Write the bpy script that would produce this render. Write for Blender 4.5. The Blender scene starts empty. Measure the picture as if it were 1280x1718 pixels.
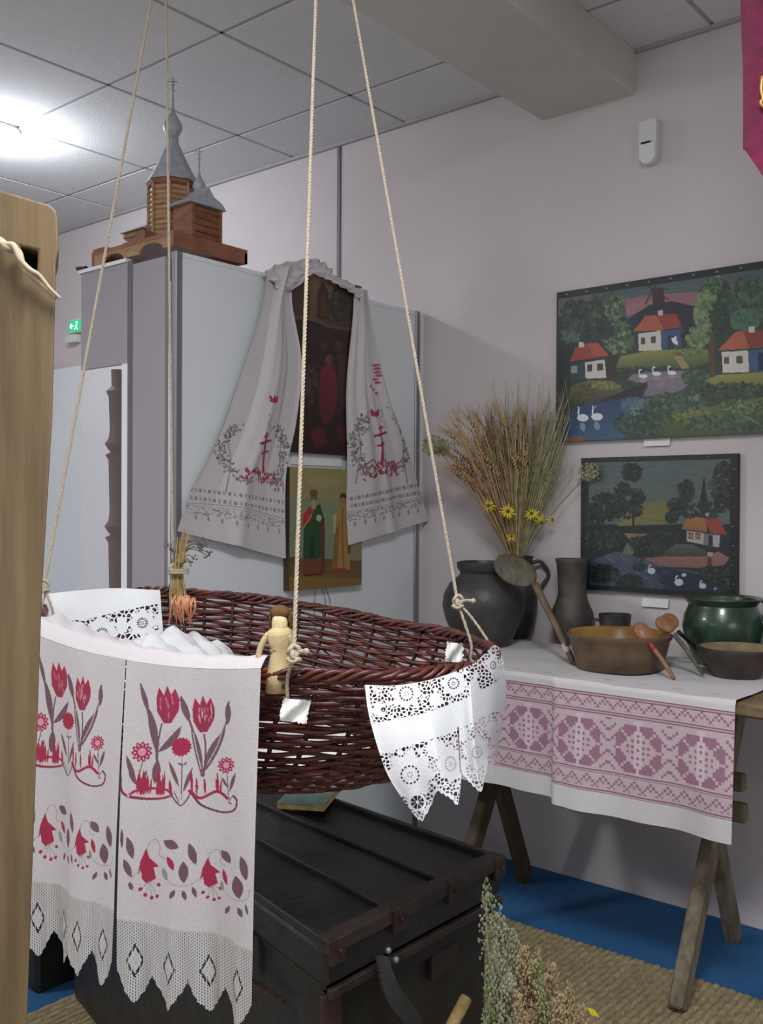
import bpy, math, random
import numpy as np
from mathutils import Vector, Matrix

random.seed(7)
rng = np.random.default_rng(11)
SC = bpy.context.scene
COL = SC.collection

# ---------------------------------------------------------------- camera
# world: +X runs towards the right-hand wall (x = 3.174), +Y runs along that wall
# away from the camera, z = 0 is the floor.
F_PX, CAM_Z = 1640.9, 1.35
yaw, pit, rol = [math.radians(a) for a in (50.145, -0.370, 0.287)]
fw = np.array([math.sin(yaw) * math.cos(pit), math.cos(yaw) * math.cos(pit), math.sin(pit)])
rt0 = np.array([math.cos(yaw), -math.sin(yaw), 0.0])
up0 = np.cross(rt0, fw)
rt = math.cos(rol) * rt0 + math.sin(rol) * up0
up = -math.sin(rol) * rt0 + math.cos(rol) * up0
cam_d = bpy.data.cameras.new('camera')
cam_d.sensor_fit = 'HORIZONTAL'
cam_d.sensor_width = 36.0
cam_d.lens = F_PX / 1280 * 36.0
cam_d.clip_start = 0.05
cam_d.dof.use_dof = False
cam = bpy.data.objects.new('camera', cam_d)
COL.objects.link(cam)
M3 = Matrix((rt.tolist(), up.tolist(), (-fw).tolist())).transposed()
cam.matrix_world = Matrix.Translation((0, 0, CAM_Z)) @ M3.to_4x4()
SC.camera = cam

# ---------------------------------------------------------------- world, lights, exposure
world = bpy.data.worlds.new('world')
SC.world = world
world.use_nodes = True
world.node_tree.nodes['Background'].inputs[0].default_value = (0.62, 0.66, 0.74, 1)
world.node_tree.nodes['Background'].inputs[1].default_value = 0.25
SC.view_settings.view_transform = 'Standard'
SC.view_settings.look = 'None'
SC.view_settings.exposure = 0.02
SC.view_settings.gamma = 1.0
SC.view_settings.use_curve_mapping = False
SC.cycles.max_bounces = 8
SC.cycles.diffuse_bounces = 5
SC.cycles.transparent_max_bounces = 12

def area_light(name, loc, sx, sy, power, color, rot=(0, 0, 0)):
    l = bpy.data.lights.new(name, 'AREA')
    l.shape = 'RECTANGLE'; l.size = sx; l.size_y = sy
    l.energy = power; l.color = color
    o = bpy.data.objects.new(name, l); COL.objects.link(o)
    o.location = loc; o.rotation_euler = rot
    return o
CEIL = 2.935
# ceiling panels outside the frame (each has its luminous panel built further down)
LIGHTS = [(-1.20, 4.20, 105.0), (0.45, 0.25, 58.0), (-1.75, -0.55, 12.0)]
# added fill lamps at made-up windows on unseen walls, to lift the ceiling
area_light('window_light', (-0.4, -2.50, 1.55), 2.2, 1.3, 9.0, (1.0, 0.98, 0.95), (math.radians(-90 + 180), 0, 0))
area_light('window_light', (-3.12, 1.6, 1.55), 2.2, 1.3, 4.0, (1.0, 0.98, 0.95), (math.radians(90), 0, math.radians(-90)))
for i, (lx, ly, pw) in enumerate(LIGHTS):
    area_light('panel_light', (lx, ly, CEIL - 0.03), 0.6, 0.6, pw, (0.94, 0.965, 1.0))

# ---------------------------------------------------------------- helpers
def at(px, py, **k):
    """A point of the room on a known plane (x=, y= or z=) or at a known depth (d=)."""
    d = rt * ((px - 640) / F_PX) - up * ((py - 859) / F_PX) + fw
    (a, v), = k.items()
    if a == 'd':
        t = v
    else:
        i = 'xyz'.index(a)
        t = (v - (0, 0, CAM_Z)[i]) / d[i]
    return np.array([0, 0, CAM_Z]) + t * d

def lin(c):
    c = np.asarray(c, float) / 255.0
    return np.where(c <= 0.04045, c / 12.92, ((c + 0.055) / 1.055) ** 2.4)

def mat(name, rgb, rough=0.7, noise=0.0, nscale=20.0, bump=0.0, bscale=60.0, metal=0.0, rgb2=None,
        spec=0.5, stretch=None, emit=None, estr=0.0, coat=0.0, attr=False, alpha=None, trans=0.0):
    """Procedural principled material; rgb in 0..255 sRGB."""
    m = bpy.data.materials.new(name); m.use_nodes = True
    nt = m.node_tree; N = nt.nodes; L = nt.links
    b = N['Principled BSDF']
    b.inputs['Roughness'].default_value = rough
    b.inputs['Metallic'].default_value = metal
    b.inputs['Specular IOR Level'].default_value = spec
    b.inputs['Coat Weight'].default_value = coat
    if trans: b.inputs['Transmission Weight'].default_value = trans
    tc = N.new('ShaderNodeTexCoord'); src = tc.outputs['Object']
    if stretch:
        mp = N.new('ShaderNodeMapping'); mp.inputs['Scale'].default_value = stretch
        L.new(src, mp.inputs['Vector']); src = mp.outputs['Vector']
    col = None
    if attr:
        at_ = N.new('ShaderNodeAttribute'); at_.attribute_name = 'Col'; col = at_.outputs['Color']
    c1 = tuple(lin(rgb)) + (1,)
    if noise > 0 or rgb2 is not None:
        n = N.new('ShaderNodeTexNoise'); n.inputs['Scale'].default_value = nscale
        n.inputs['Detail'].default_value = 6; n.inputs['Roughness'].default_value = 0.6
        L.new(src, n.inputs['Vector'])
        r = N.new('ShaderNodeValToRGB')
        r.color_ramp.elements[0].position = 0.32; r.color_ramp.elements[1].position = 0.68
        if attr:
            r.color_ramp.elements[0].color = (1 - noise,) * 3 + (1,)
            r.color_ramp.elements[1].color = (1, 1, 1, 1)
            mx = N.new('ShaderNodeMix'); mx.data_type = 'RGBA'; mx.blend_type = 'MULTIPLY'
            mx.inputs[0].default_value = 1
            L.new(n.outputs['Fac'], r.inputs['Fac'])
            L.new(col, mx.inputs[6]); L.new(r.outputs['Color'], mx.inputs[7]); col = mx.outputs[2]
        else:
            if rgb2 is None:
                r.color_ramp.elements[0].color = tuple(lin(rgb) * (1 - noise)) + (1,)
                r.color_ramp.elements[1].color = tuple(np.minimum(lin(rgb) * (1 + noise * .6), 1)) + (1,)
            else:
                r.color_ramp.elements[0].color = tuple(lin(rgb2)) + (1,)
                r.color_ramp.elements[1].color = c1
            L.new(n.outputs['Fac'], r.inputs['Fac']); col = r.outputs['Color']
    if col is not None: L.new(col, b.inputs['Base Color'])
    else: b.inputs['Base Color'].default_value = c1
    if bump > 0:
        n2 = N.new('ShaderNodeTexNoise'); n2.inputs['Scale'].default_value = bscale
        n2.inputs['Detail'].default_value = 4
        L.new(src, n2.inputs['Vector'])
        bp = N.new('ShaderNodeBump'); bp.inputs['Strength'].default_value = bump
        bp.inputs['Distance'].default_value = 0.004
        L.new(n2.outputs['Fac'], bp.inputs['Height']); L.new(bp.outputs['Normal'], b.inputs['Normal'])
    if emit is not None:
        b.inputs['Emission Color'].default_value = tuple(lin(emit)) + (1,)
        b.inputs['Emission Strength'].default_value = estr
    if alpha is not None: b.inputs['Alpha'].default_value = alpha
    return m

ROOT = {}          # world location of the origin of every object's thing
def origin_of(o):
    return ROOT[o.name]

def tag(o, label=None, cat=None, group=None, kind=None):
    if label: o['label'] = label
    if cat: o['category'] = cat
    if group: o['group'] = group
    if kind: o['kind'] = kind
    return o

def thing(name, loc, label, cat, group=None):
    o = bpy.data.objects.new(name, None); COL.objects.link(o)
    o.empty_display_size = 0.05
    o.location = [float(a) for a in loc]
    ROOT[o.name] = np.array(loc, float)
    return tag(o, label, cat, group)

def link_mesh(name, me, m, parent=None, loc=None):
    if m is not None: me.materials.append(m)
    o = bpy.data.objects.new(name, me); COL.objects.link(o)
    if parent is not None:
        o.parent = parent; ROOT[o.name] = ROOT[parent.name]
    else:
        o.location = [float(a) for a in loc]; ROOT[o.name] = np.array(loc, float)
    return o

def arr_obj(name, V, faces, m, parent=None, smooth=True, col=None, loc=None):
    """V (n,3) in world space; faces = list of index lists or an (n,4) array."""
    V = np.asarray(V, float)
    if parent is not None: org = ROOT[parent.name]
    else:
        org = np.array(loc, float) if loc is not None else np.array([V[:, 0].mean(), V[:, 1].mean(), V[:, 2].min()])
    me = bpy.data.meshes.new(name)
    V = V - org
    if isinstance(faces, np.ndarray):
        nf, k = faces.shape
        me.vertices.add(len(V)); me.vertices.foreach_set('co', V.ravel())
        me.loops.add(nf * k); me.loops.foreach_set('vertex_index', faces.ravel().astype(np.int32))
        me.polygons.add(nf)
        me.polygons.foreach_set('loop_start', (np.arange(nf) * k).astype(np.int32))
        me.polygons.foreach_set('loop_total', np.full(nf, k, np.int32))
        me.update(calc_edges=True)
    else:
        me.from_pydata(V.tolist(), [], faces)
    if smooth: me.polygons.foreach_set('use_smooth', np.ones(len(me.polygons), bool))
    if col is not None:
        ca = me.color_attributes.new('Col', 'FLOAT_COLOR', 'POINT')
        c4 = np.ones((len(V), 4)); c4[:, :3] = lin(col)
        ca.data.foreach_set('color', c4.ravel())
    me.update()
    return link_mesh(name, me, m, parent, org)

class MB:
    """collects shapes and links them as one mesh"""
    def __init__(s): s.v = []; s.f = []
    def add(s, V, Fc):
        o = len(s.v); s.v.extend([tuple(map(float, p)) for p in V]); s.f.extend([tuple(o + i for i in f) for f in Fc])
    def box(s, c, d, R=None, bev=0.0):
        c = np.array(c, float); h = np.array(d, float) / 2
        if bev <= 0:
            P_ = [np.array([x, y, z]) * h for x in (-1, 1) for y in (-1, 1) for z in (-1, 1)]
            Fc = [(0, 1, 3, 2), (4, 6, 7, 5), (0, 4, 5, 1), (2, 3, 7, 6), (0, 2, 6, 4), (1, 5, 7, 3)]
        else:
            b = min(bev, *(h * .9)); P_ = []; idx = {}
            for x in (-1, 1):
                for y in (-1, 1):
                    for z in (-1, 1):
                        for a in range(3):
                            q = np.array([x, y, z]) * (h - b); q[a] += (x, y, z)[a] * b
                            idx[(x, y, z, a)] = len(P_); P_.append(q)
            Fc = []
            def quad(pts): Fc.append(tuple(pts))
            for a in range(3):
                o1, o2 = [k for k in range(3) if k != a]
                for sg in (-1, 1):
                    q = []
                    for (p1, p2) in ((-1, -1), (1, -1), (1, 1), (-1, 1)):
                        k = [0, 0, 0]; k[a] = sg; k[o1] = p1; k[o2] = p2; q.append(idx[(*k, a)])
                    quad(q if (sg == 1) ^ (a == 1) else q[::-1])
            for a in range(3):           # edge strips along axis a
                o1, o2 = [k for k in range(3) if k != a]
                for p1 in (-1, 1):
                    for p2 in (-1, 1):
                        k0 = [0, 0, 0]; k0[o1] = p1; k0[o2] = p2; k1 = list(k0); k0[a] = -1; k1[a] = 1
                        q = [idx[(*k0, o1)], idx[(*k1, o1)], idx[(*k1, o2)], idx[(*k0, o2)]]
                        quad(q if ((p1 * p2 == 1) ^ (a == 1)) else q[::-1])
            for x in (-1, 1):
                for y in (-1, 1):
                    for z in (-1, 1):
                        q = [idx[(x, y, z, 0)], idx[(x, y, z, 1)], idx[(x, y, z, 2)]]
                        quad(q if x * y * z == 1 else q[::-1])
        P_ = np.array(P_)
        if R is not None: P_ = P_ @ np.array(R).T
        s.add(P_ + c, Fc); return s
    def beam(s, a, b, w, t, upv=(0, 0, 1), bev=0.0, w2=None):
        """a bar from a to b: w wide, t thick"""
        a = np.array(a, float); b = np.array(b, float); d = b - a; L = np.linalg.norm(d); d /= L
        u = np.cross(upv, d); u /= np.linalg.norm(u); v = np.cross(d, u)
        return s.box((a + b) / 2, (w, t, L), R=np.array([u, v, d]).T, bev=bev)
    def tube(s, pts, r, n=6, closed=False, cap=True):
        pts = np.array(pts, float); m = len(pts)
        r = np.full(m, r, float) if np.isscalar(r) else np.array(r, float)
        if closed: T = np.roll(pts, -1, 0) - np.roll(pts, 1, 0)
        else: T = np.gradient(pts, axis=0)
        T /= np.maximum(np.linalg.norm(T, axis=1)[:, None], 1e-9)
        ref = np.array([0, 0, 1.0]) if abs(T[0][2]) < .9 else np.array([1.0, 0, 0])
        U = np.cross(T[0], ref); U /= np.linalg.norm(U)
        ang = np.arange(n) * 2 * math.pi / n; V = []
        for i in range(m):
            U = U - T[i] * (U @ T[i]); U /= max(np.linalg.norm(U), 1e-9)
            W = np.cross(T[i], U)
            V.append(pts[i] + r[i] * (np.cos(ang)[:, None] * U + np.sin(ang)[:, None] * W))
        V = np.concatenate(V); Fc = []
        for i in range(m if closed else m - 1):
            j = (i + 1) % m
            for k in range(n):
                k2 = (k + 1) % n; Fc.append((i * n + k, i * n + k2, j * n + k2, j * n + k))
        if cap and not closed:
            Fc.append(tuple(range(n))[::-1]); Fc.append(tuple((m - 1) * n + k for k in range(n)))
        s.add(V, Fc); return s
    def lathe(s, c, prof, n=32, wob=0.0, sx=1, sy=1, capb=True, capt=False):
        """prof: list of (radius, z) from bottom to top"""
        c = np.array(c, float); V = []
        ph = random.random() * 6
        for r, z in prof:
            for k in range(n):
                a = 2 * math.pi * k / n; rr = r * (1 + wob * math.sin(2 * a + ph + z * 9))
                V.append(c + np.array([rr * math.cos(a) * sx, rr * math.sin(a) * sy, z]))
        Fc = []
        for i in range(len(prof) - 1):
            for k in range(n):
                k2 = (k + 1) % n; Fc.append((i * n + k, i * n + k2, (i + 1) * n + k2, (i + 1) * n + k))
        if capb: Fc.append(tuple(range(n))[::-1])
        if capt: Fc.append(tuple((len(prof) - 1) * n + k for k in range(n)))
        s.add(V, Fc); return s
    def ball(s, c, r, n=10, m=6, R=None):
        r = np.array([r] * 3 if np.isscalar(r) else r, float); V = [(0, 0, -1)]
        for i in range(1, m):
            t = -math.pi / 2 + math.pi * i / m
            V += [(math.cos(t) * math.cos(2 * math.pi * k / n), math.cos(t) * math.sin(2 * math.pi * k / n), math.sin(t)) for k in range(n)]
        V.append((0, 0, 1)); V = np.array(V) * r
        if R is not None: V = V @ np.array(R).T
        Fc = [(0, 1 + (k + 1) % n, 1 + k) for k in range(n)]
        for i in range(m - 2):
            for k in range(n):
                k2 = (k + 1) % n; Fc.append((1 + i * n + k, 1 + i * n + k2, 1 + (i + 1) * n + k2, 1 + (i + 1) * n + k))
        e = len(V) - 1; b = 1 + (m - 2) * n
        Fc += [(b + k, b + (k + 1) % n, e) for k in range(n)]
        s.add(V + np.array(c, float), Fc); return s
    def prism(s, poly, a, b):
        """extrude a polygon given as 3D points at a by vector b"""
        P_ = np.array(poly, float) + np.array(a, float); n = len(P_)
        s.add(np.concatenate([P_, P_ + np.array(b, float)]),
              [tuple(range(n))[::-1], tuple(range(n, 2 * n))] + [(k, (k + 1) % n, n + (k + 1) % n, n + k) for k in range(n)])
        return s
    def build(s, name, m, parent=None, smooth=False, loc=None):
        o = arr_obj(name, np.array(s.v), s.f, m, parent, smooth=smooth, loc=loc)
        return o

def auto_smooth(o, deg=35):
    me = o.data
    me.polygons.foreach_set('use_smooth', np.ones(len(me.polygons), bool))
    try: me.set_sharp_from_angle(angle=math.radians(deg))
    except Exception: pass
    return o

def dup(root, loc, label=None):
    r = root.copy(); COL.objects.link(r); r.location = [float(a) for a in loc]
    ROOT[r.name] = np.array(loc, float)
    if label: r['label'] = label
    for ch in list(root.children):
        c = ch.copy(); COL.objects.link(c); c.parent = r; ROOT[c.name] = ROOT[r.name]
        for g in list(ch.children):
            d = g.copy(); COL.objects.link(d); d.parent = c; ROOT[d.name] = ROOT[r.name]
    return r

def spline(pts, n):
    """Catmull-Rom through points"""
    P_ = np.array(pts, float); P_ = np.vstack([2 * P_[0] - P_[1], P_, 2 * P_[-1] - P_[-2]])
    t = np.linspace(0, len(P_) - 3 - 1e-9, n); i = t.astype(int); f = (t - i)[:, None]
    a, b, c, d = P_[i], P_[i + 1], P_[i + 2], P_[i + 3]
    return 0.5 * (2 * b + (c - a) * f + (2 * a - 5 * b + 4 * c - d) * f ** 2 + (3 * b - a - 3 * c + d) * f ** 3)

# ---- flat designs (embroidery, printed or painted pictures) drawn on a fine grid whose
# vertices carry the thread / paint colour; open-work is cut out of the same grid
class Canvas:
    def __init__(s, W, H, base, fmap):
        s.W, s.H = W, H; s.c = np.zeros((H + 1, W + 1, 3)); s.c[:] = base
        s.hole = np.zeros((H + 1, W + 1), bool); s.fmap = fmap
        s.X, s.Y = np.meshgrid(np.arange(W + 1.0), np.arange(H + 1.0))
    def m(s, pts): return np.array([s.fmap(*p) for p in pts], float)
    def _put(s, sl, msk, col, a):
        r = s.c[sl]; r[msk] = r[msk] * (1 - a) + np.array(col, float) * a
    def poly(s, pts, col, a=1.0, raw=False, hole=None, grad=None):
        q = np.array(pts, float) if raw else s.m(pts)
        x0, y0 = np.floor(q.min(0)).astype(int); x1, y1 = np.ceil(q.max(0)).astype(int) + 1
        x0 = max(x0, 0); y0 = max(y0, 0); x1 = min(x1, s.W + 1); y1 = min(y1, s.H + 1)
        if x1 <= x0 or y1 <= y0: return
        sl = (slice(y0, y1), slice(x0, x1)); X = s.X[sl]; Y = s.Y[sl]; ins = np.zeros(X.shape, bool)
        n = len(q)
        for i in range(n):
            (ax, ay), (bx, by) = q[i], q[(i + 1) % n]
            if ay == by: continue
            c = ((ay > Y) != (by > Y)) & (X < (bx - ax) * (Y - ay) / (by - ay) + ax)
            ins ^= c
        if hole is not None: s.hole[sl][ins] = hole; return
        if grad is not None:
            t = ((Y - q[:, 1].min()) / max(np.ptp(q[:, 1]), 1e-6))[..., None]
            cc = np.array(col, float) * (1 - t) + np.array(grad, float) * t
            r = s.c[sl]; r[ins] = (r * (1 - a) + cc * a)[ins]
        else: s._put(sl, ins, col, a)
    def ell(s, x, y, rx, ry, col, a=1.0, ang=0.0, n=14, hole=None):
        t = np.arange(n) * 2 * math.pi / n; ca, sa = math.cos(ang), math.sin(ang)
        s.poly([(x + rx * math.cos(k) * ca - ry * math.sin(k) * sa, y + rx * math.cos(k) * sa + ry * math.sin(k) * ca) for k in t], col, a, hole=hole)
    def line(s, pts, w, col, a=1.0, w1=None, hole=None, smooth=True):
        P_ = np.array(pts, float)
        if smooth and len(P_) > 2: P_ = spline(P_, len(P_) * 5)
        w1 = w if w1 is None else w1
        d = np.gradient(P_, axis=0); d /= np.maximum(np.linalg.norm(d, axis=1)[:, None], 1e-6)
        nn = np.stack([-d[:, 1], d[:, 0]], 1); ww = np.linspace(w, w1, len(P_))[:, None] / 2
        s.poly(np.vstack([P_ + nn * ww, (P_ - nn * ww)[::-1]]), col, a, hole=hole)
    def leaf(s, x0, y0, x1, y1, w, col, a=1.0, bend=0.0):
        A = np.array([x0, y0]); B = np.array([x1, y1]); d = B - A; n = np.array([-d[1], d[0]]) / (np.linalg.norm(d) + 1e-6)
        t = np.linspace(0, 1, 9)[:, None]; mid = A + d * t + n * bend * np.sin(t * math.pi)
        ww = w / 2 * np.sin(t * math.pi) ** .8
        s.poly(np.vstack([mid + n * ww, (mid - n * ww)[::-1]]), col, a)
    def blob(s, x, y, rx, ry, cols, n, sz, seed=0, a=.8):
        r = random.Random(seed)
        for _ in range(n):
            t = r.random() * 6.283; q = math.sqrt(r.random())
            k = sz * (.5 + r.random())
            s.ell(x + rx * q * math.cos(t), y + ry * q * math.sin(t), k, k * .7, cols[r.randrange(len(cols))], a, r.random() * 3, n=7)
    def grain(s, amp, seed=1):
        g = np.random.default_rng(seed).normal(0, amp, s.c.shape[:2])
        s.c = np.clip(s.c + g[..., None], 0, 255)

def grid_obj(name, S, cv, m, parent=None, loc=None):
    """S (H+1, W+1, 3) world positions"""
    H1, W1, _ = S.shape
    idx = np.arange(H1 * W1).reshape(H1, W1)
    Q = np.stack([idx[:-1, :-1], idx[1:, :-1], idx[1:, 1:], idx[:-1, 1:]], -1).reshape(-1, 4)
    keep = ~cv.hole[:-1, :-1].ravel()
    Q = Q[keep]
    used = np.zeros(H1 * W1, bool); used[Q.ravel()] = True
    remap = np.cumsum(used) - 1
    return arr_obj(name, S.reshape(-1, 3)[used], remap[Q], m, parent, col=cv.c.reshape(-1, 3)[used], loc=loc)

# ---------------------------------------------------------------- materials
M = {}
M['wall'] = mat('wall_paint', (204, 196, 196), .85, noise=.04, nscale=2, bump=.15, bscale=90)
M['ceil'] = mat('ceiling_tile', (222, 221, 218), .95, noise=.05, nscale=60, bump=.4, bscale=160)
M['cgrid'] = mat('ceiling_grid', (166, 164, 166), .6, noise=.03)  # grey of the bars stands in for the shadow gap round the tiles
M['beam'] = mat('beam_paint', (206, 206, 198), .9, noise=.05, nscale=3, bump=.1)
M['lino'] = mat('pale_linoleum', (136, 126, 112), .5, noise=.06, nscale=6)  # pale colour of the unseen floor, put in to bounce warm light
M['floor'] = mat('blue_carpet', (34, 92, 142), .95, noise=.25, nscale=180, bump=.8, bscale=300)
M['panel'] = mat('screen_panel', (222, 226, 228), .45, noise=.03, nscale=3, bump=.03)
M['panel2'] = mat('screen_panel_lilac', (150, 146, 152), .45, noise=.04, nscale=3)  # same grey panels on the side facing left, their shade put into the colour
M['alu'] = mat('aluminium', (140, 140, 148), .38, metal=.6, noise=.05)
M['white'] = mat('white_plastic', (215, 216, 212), .4)
M['paper'] = mat('paper', (226, 226, 224), .8, noise=.04, nscale=30, bump=.2)
M['black'] = mat('black', (18, 17, 18), .5)
M['oak'] = mat('old_pine', (124, 103, 72), .6, rgb2=(92, 74, 50), nscale=6, stretch=(6, 6, .5), bump=.3, bscale=20)
M['grey_wood'] = mat('weathered_wood', (132, 122, 100), .8, rgb2=(92, 82, 64), nscale=9, stretch=(5, 5, .7), bump=.4, bscale=30)
M['plank'] = mat('table_plank', (142, 120, 88), .75, rgb2=(92, 74, 52), nscale=12, stretch=(4, .6, 4), bump=.4, bscale=30)
M['rope'] = mat('jute_rope', (186, 172, 150), .9, noise=.25, nscale=220, bump=.4, bscale=400)
M['wicker'] = mat('wicker_red', (104, 44, 34), .42, rgb2=(52, 20, 17), nscale=26, bump=.4, bscale=90, spec=.6)
M['wicker2'] = mat('wicker_stake', (84, 38, 28), .5, rgb2=(44, 20, 16), nscale=26, bump=.3)
M['cloth'] = mat('linen_attr', (255, 255, 255), .9, attr=True, noise=.07, nscale=300, bump=.35, bscale=700)
M['paint'] = mat('oil_paint_attr', (255, 255, 255), .42, attr=True, bump=.25, bscale=120)
M['linen'] = mat('white_linen', (226, 226, 226), .9, noise=.05, nscale=60, bump=.3, bscale=300)
M['chest'] = mat('chest_black', (34, 33, 31), .5, rgb2=(17, 16, 15), nscale=14, bump=.5, bscale=60, spec=.5)
M['chest_edge'] = mat('chest_worn_edge', (54, 40, 36), .55, rgb2=(24, 20, 18), nscale=20, bump=.4)
M['iron'] = mat('rusty_iron', (70, 50, 45), .6, rgb2=(36, 28, 26), nscale=40, metal=.4, bump=.4)
M['straw'] = mat('straw', (184, 158, 106), .85, rgb2=(140, 112, 66), nscale=50)
M['mat'] = mat('straw_mat', (176, 152, 104), .9, rgb2=(118, 96, 60), nscale=26, stretch=(1, 5, 1), bump=.8, bscale=90)
# ================================================================ THE SETTING
WX = 3.174
def struct(name, mb, m, smooth=False):
    o = mb.build(name, m, None, smooth=smooth, loc=(0, 0, 0)); return tag(o, kind='structure')
for k, (c_, d_) in enumerate((((-.4, -2.572, 1.55), (2.2, .02, 1.3)), ((-3.192, 1.6, 1.55), (.02, 2.2, 1.3)))):  # made-up windows out of view, glowing panes added for fill light
    w = MB().box(c_, d_).build('window_%d' % (k + 1), mat('daylight_pane', (255, 255, 255), .3, emit=(225, 235, 245), estr=1.6), None, loc=(0, 0, 0)); tag(w, kind='structure')
    ax = 0 if d_[0] > 1 else 1
    for q in (-.5, 0, .5):
        cc = list(c_); cc[ax] += q * 2.2; dd_ = [.05, .05, 1.36]; cc[1 - ax] += .015; MB().box(cc, dd_).build('window_frame', M['white'], w)
    for q in (-.5, .5):
        cc = list(c_); cc[2] += q * 1.3; dd_ = [.05, .05, .05]; dd_[ax] = 2.26; cc[1 - ax] += .015; MB().box(cc, dd_).build('window_frame', M['white'], w)
floor = struct('floor', MB().box((0, 2, -.05), (6.6, 9.4, .1)), M['lino'])
tag(MB().box((2.09, 2, .002), (2.16, 9.2, .004)).build('carpet', M['floor'], None, loc=(2.09, 2, 0)), 'blue carpet running along the foot of the right wall', 'carpet')
struct('wall_right', MB().box((WX + .06, 2, 1.5), (.12, 9.4, 3.0)), M['wall'])
struct('wall_left', MB().box((-3.26, 2, 1.5), (.12, 9.4, 3.0)), M['wall'])
struct('wall_far', MB().box((0, 6.64, 1.5), (6.6, .12, 3.0)), M['wall'])
struct('wall_back', MB().box((0, -2.64, 1.5), (6.6, .12, 3.0)), M['wall'])
ceiling = struct('ceiling', MB().box((0, 2, CEIL + .05), (6.6, 9.4, .08)), M['ceil'])
# suspended ceiling: tiles laid in a grid of bars
XL = [2.826 - .647 * k for k in range(10)]; YL = [-2.636 + .6455 * k for k in range(16)]
xs = [WX] + XL; tile_me = None
for i in range(len(xs) - 1):
    for j in range(len(YL) - 1):
        x0, x1 = xs[i + 1] + .006, xs[i] - .006; y0, y1 = YL[j] + .006, YL[j + 1] - .006
        if tile_me is not None and i > 0:
            o = bpy.data.objects.new('ceiling_tile', tile_me); COL.objects.link(o); o.parent = ceiling
            o.location = ((x0 + x1) / 2, (y0 + y1) / 2, CEIL + .004); continue
        t = MB().box((0, 0, 0), (x1 - x0, y1 - y0, .012), bev=.004)
        o = t.build('ceiling_tile', M['ceil'], ceiling); o.location = ((x0 + x1) / 2, (y0 + y1) / 2, CEIL + .004)
        if i == 1: tile_me = o.data
for x in XL:
    MB().box((x, 2, CEIL + .003), (.013, 9.2, .006)).build('grid_bar', M['cgrid'], ceiling)
for y in YL:
    MB().box((0, y, CEIL + .003), (6.3, .013, .006)).build('grid_bar', M['cgrid'], ceiling)
struct('trim_1', MB().box((WX - .008, 2, CEIL - .008), (.016, 9.2, .014)), M['cgrid'])
# boxed beam across the ceiling
struct('beam', MB().box((0, 1.698, 2.86), (6.36, .376, .154), bev=.006), M['beam'])
# joint strips on the wall cladding
for k, y in enumerate((2.898,)):
    struct('trim_2', MB().box((WX - .004, y, 1.46), (.008, .016, 2.92)), mat('joint_strip', (118, 114, 118), .6))
struct('trim_3', MB().box((WX - .0015, 4.02, 1.46), (.003, .006, 2.92)), M['wall'])

# luminous ceiling panels outside the frame
for (lx, ly, pw), lbl_ in zip(LIGHTS, ('square ceiling panel out of the picture, far to the left beyond the screens', 'square ceiling panel out of the picture, above and just behind the viewer', 'square ceiling panel out of the picture, behind the viewer to the left')):
    t = thing('ceiling_light', (lx, ly, CEIL - .02), lbl_, 'lamp', 'square ceiling panels')
    MB().box((lx, ly, CEIL - .008), (.62, .62, .018)).build('frame', M['white'], t)
    MB().box((lx, ly, CEIL - .019), (.58, .58, .004)).build('diffuser', mat('diffuser', (255, 255, 255), .5, emit=(240, 245, 255), estr=4.0), t)
# the small bright downlight at the left edge of the picture
dl = at(-4, 216, z=CEIL)
t = thing('downlight', dl, 'small round bluish-white downlight set in the ceiling at the left', 'lamp')
MB().lathe((dl[0], dl[1], CEIL - .012), [(.05, .012), (.09, .012), (.092, .004), (.08, 0), (.062, 0)], 28, capb=False).build('trim_ring', M['white'], t, True)
MB().lathe((dl[0], dl[1], CEIL - .012), [(.062, 0), (.03, -.004), (.001, -.006)], 24, capb=False).build('lens', mat('lens', (255, 255, 255), .4, emit=(225, 235, 255), estr=30.0), t, True)
pl = bpy.data.lights.new('downlight_lamp', 'POINT'); pl.energy = 24; pl.color = (.85, .9, 1); pl.shadow_soft_size = .05
po = bpy.data.objects.new('downlight_lamp', pl); COL.objects.link(po); po.location = (dl[0], dl[1], CEIL - .09)

# ---------------------------------------------------------------- wall fittings
s0 = at(1092, 244, x=WX)
t = thing('motion_sensor', (WX - .02, s0[1], 2.52), 'small white rounded motion sensor high on the right wall', 'sensor')
def rounded(w, h, r_top, r_bot, n=8):
    P_ = []
    for cx, cz, a0, r in ((w / 2 - r_top, h / 2 - r_top, 0, r_top), (-w / 2 + r_top, h / 2 - r_top, 90, r_top), (-w / 2 + r_bot, -h / 2 + r_bot, 180, r_bot), (w / 2 - r_bot, -h / 2 + r_bot, 270, r_bot)):
        for k in range(n + 1):
            a = math.radians(a0 + 90 * k / n); P_.append((cx + r * math.cos(a), cz + r * math.sin(a)))
    return P_
sy, sz = s0[1] - .003, 2.594
MB().prism([(0, a, b) for a, b in rounded(.062, .15, .012, .03)], (WX - .004, sy, sz), (-.030, 0, 0)).build('housing', M['white'], t)
MB().prism([(0, a, b) for a, b in rounded(.056, .066, .004, .027)], (WX - .030, sy, sz - .040), (-.010, 0, 0)).build('lens', M['paper'], t)
MB().box((WX - .037, sy + .005, sz - .002), (.006, .034, .005)).build('window_slot', M['black'], t.children[-1])

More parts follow.
